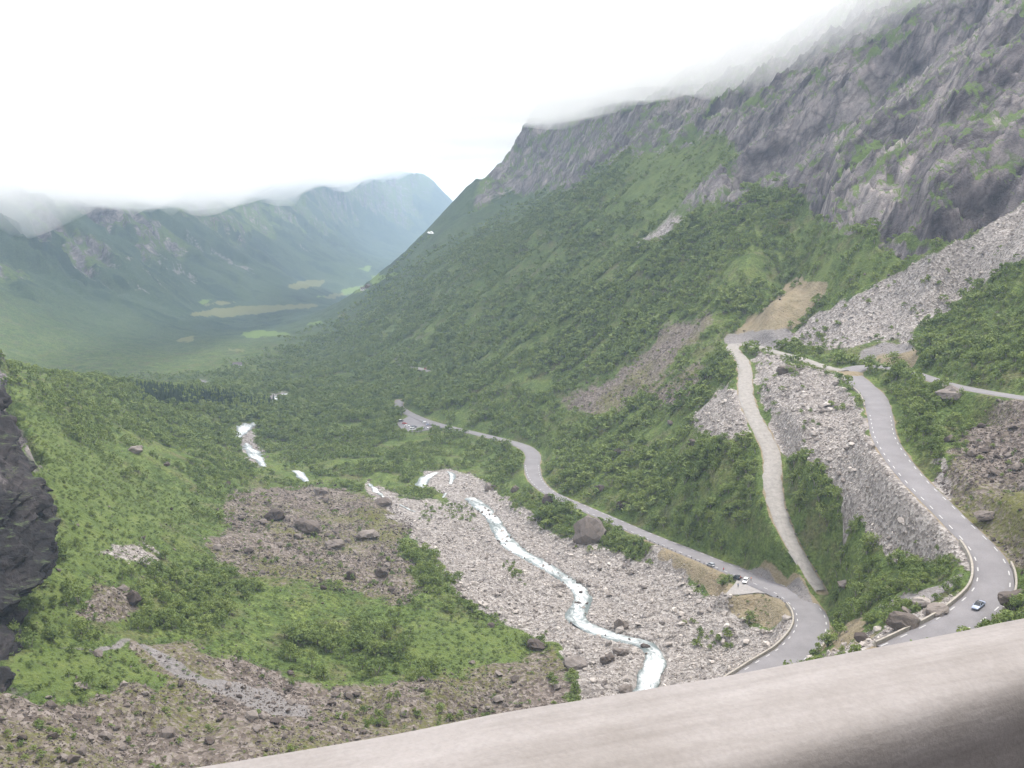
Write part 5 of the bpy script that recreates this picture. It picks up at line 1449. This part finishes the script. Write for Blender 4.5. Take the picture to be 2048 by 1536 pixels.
# ------------------------------------------------------------------ behind the camera: unseen vehicle and rock cut, added to shade the parapet's inner face
M_BUS = paint('bus_paint', (.12, .12, .13), .4, .1)
t = tag(empty('unseen_bus', (0, 0, -2.42)), 'unseen tour bus added behind the camera to shade the parapet', 'bus')
yb = .1; rot = math.atan2(float(fy(1.5)) - float(fy(-.5)), 2.0)
t.rotation_euler = (0, 0, rot)
box('body', t, M_BUS, (0, -1.45, 1.15), (11.5, 2.5, 1.7), .05); box('roof', t, M_BUS, (0, -1.45, 3.25), (11.5, 2.5, .25), .05)
for x in (-3.6, 3.6):
    for s_ in (0, 1):
        bm = bmesh.new(); bmesh.ops.create_cone(bm, cap_ends=True, segments=18, radius1=.48, radius2=.48, depth=.28); bmesh.ops.rotate(bm, verts=bm.verts, cent=(0, 0, 0), matrix=Matrix.Rotation(math.pi / 2, 3, 'X'))
        w = bm_obj('wheel', bm, M_TYRE, t); w.location = (x, -.42 - 2.1 * s_, .48)
hv, hf = [], []  # unseen rocky slope, added to keep sky light off the parapet's inner face
for i, x in enumerate(np.linspace(-140, 140, 60)):
    for j, q in enumerate(np.linspace(0, 1, 30)):
        y = -6.5 - 60 * q + 2.2 * float(fbm(x / 9, q * 6, o=3)); hv.append((x, y + .3 * x, -3.2 + 75 * q ** .8 + 2.5 * float(fbm(x / 7, q * 8 + 3, o=3))))
        if i and j: a = i * 30 + j; hf.append((a, a - 1, a - 31, a - 30))
tag(mesh_obj('unseen_hillside', hv, hf, [M_CLIFF], smooth=True), 'unseen rocky slope added behind the camera to shade the parapet', kind='structure')

# ------------------------------------------------------------------ cloud and air
def vol_mat(name, density, color, aniso=0.0):
    m = bpy.data.materials.new(name); m.use_nodes = True
    nt = m.node_tree; nt.nodes.remove(nt.nodes['Principled BSDF'])
    v = nt.nodes.new('ShaderNodeVolumePrincipled')
    v.inputs['Density'].default_value = density; v.inputs['Color'].default_value = (*color, 1); v.inputs['Anisotropy'].default_value = aniso
    nt.links.new(v.outputs[0], nt.nodes['Material Output'].inputs['Volume'])
    return m
def cloud_slab(name, x0, x1, y0, y1, n, bot, top_, mat, label):
    X, Y = np.meshgrid(np.linspace(x0, x1, n), np.linspace(y0, y1, n), indexing='ij')
    B = bot(X, Y); T = np.maximum(top_(X, Y), B + .5)
    e = np.minimum(np.minimum(X - x0, x1 - X) / (x1 - x0), np.minimum(Y - y0, y1 - Y) / (y1 - y0)) * 8
    e = sstep(0, 1, e); M_ = (B + T) / 2
    B = M_ + (B - M_) * e - .3; T = M_ + (T - M_) * e + .3
    V = np.concatenate([np.stack([X, Y, B], -1).reshape(-1, 3), np.stack([X, Y, T], -1).reshape(-1, 3)])
    fs = []; q = lambda i, j, l: l * n * n + i * n + j
    for i in range(n - 1):
        for j in range(n - 1):
            fs.append((q(i, j, 0), q(i, j + 1, 0), q(i + 1, j + 1, 0), q(i + 1, j, 0))); fs.append((q(i, j, 1), q(i + 1, j, 1), q(i + 1, j + 1, 1), q(i, j + 1, 1)))
    for k_ in range(n - 1):
        for a, b_ in (((k_, 0), (k_ + 1, 0)), ((k_ + 1, n - 1), (k_, n - 1)), ((0, k_ + 1), (0, k_)), ((n - 1, k_), (n - 1, k_ + 1))):
            fs.append((q(*a, 0), q(*b_, 0), q(*b_, 1), q(*a, 1)))
    o = mesh_obj(name, V, fs, [mat], smooth=True)
    return tag(o, label, kind='stuff')
M_CLOUD = vol_mat('low_cloud', .0044, (1, 1, 1))
M_CLOUD2 = vol_mat('valley_cloud', .0055, (1, 1, 1))
cloud_slab('cloud', -500, 2000, 700, 3600, 90,
           lambda X, Y: 124 + 20 * fbm(X / 200, Y / 200, o=3) + .075 * np.clip(Y - 1150, 0, 600), lambda X, Y: 345 + 25 * fbm(X / 260 + 4, Y / 260, o=3), M_CLOUD, 'low grey cloud hiding the top of the right-hand rock wall')
cloud_slab('cloud', -4200, -380, 1000, 8600, 130,
           lambda X, Y: 24 + .05 * np.clip(Y - 2000, 0, 6000) + 52 * fbm(X / 230, Y / 230, o=5, g=.6) + 80 * np.maximum(0, fbm(X / 420 + 7, Y / 420, o=3)) * sstep(2300, 3400, Y) + 60 * sstep(5500, 7200, Y), lambda X, Y: 170 + .056 * np.clip(Y - 1900, 0, 6000) + 60 * fbm(X / 300 + 4, Y / 300, o=4), M_CLOUD2, 'white ragged cloud lying along the far valley wall')
hz = vol_mat('valley_air', 1.05e-4, (.6, .77, 1.0), 0.0)
x0, x1, y0, y1, z0, z1 = -12500, 12500, -60, 13500, float(Z.min()) - 1, float(Z.max()) + 5
bm = bmesh.new(); bmesh.ops.create_cube(bm, size=1)
for v in bm.verts: v.co = Vector(((x0 + x1) / 2 + v.co.x * (x1 - x0), (y0 + y1) / 2 + v.co.y * (y1 - y0), (z0 + z1) / 2 + v.co.z * (z1 - z0)))
tag(bm_obj('haze', bm, hz), 'thin blue haze filling the valley', kind='stuff')
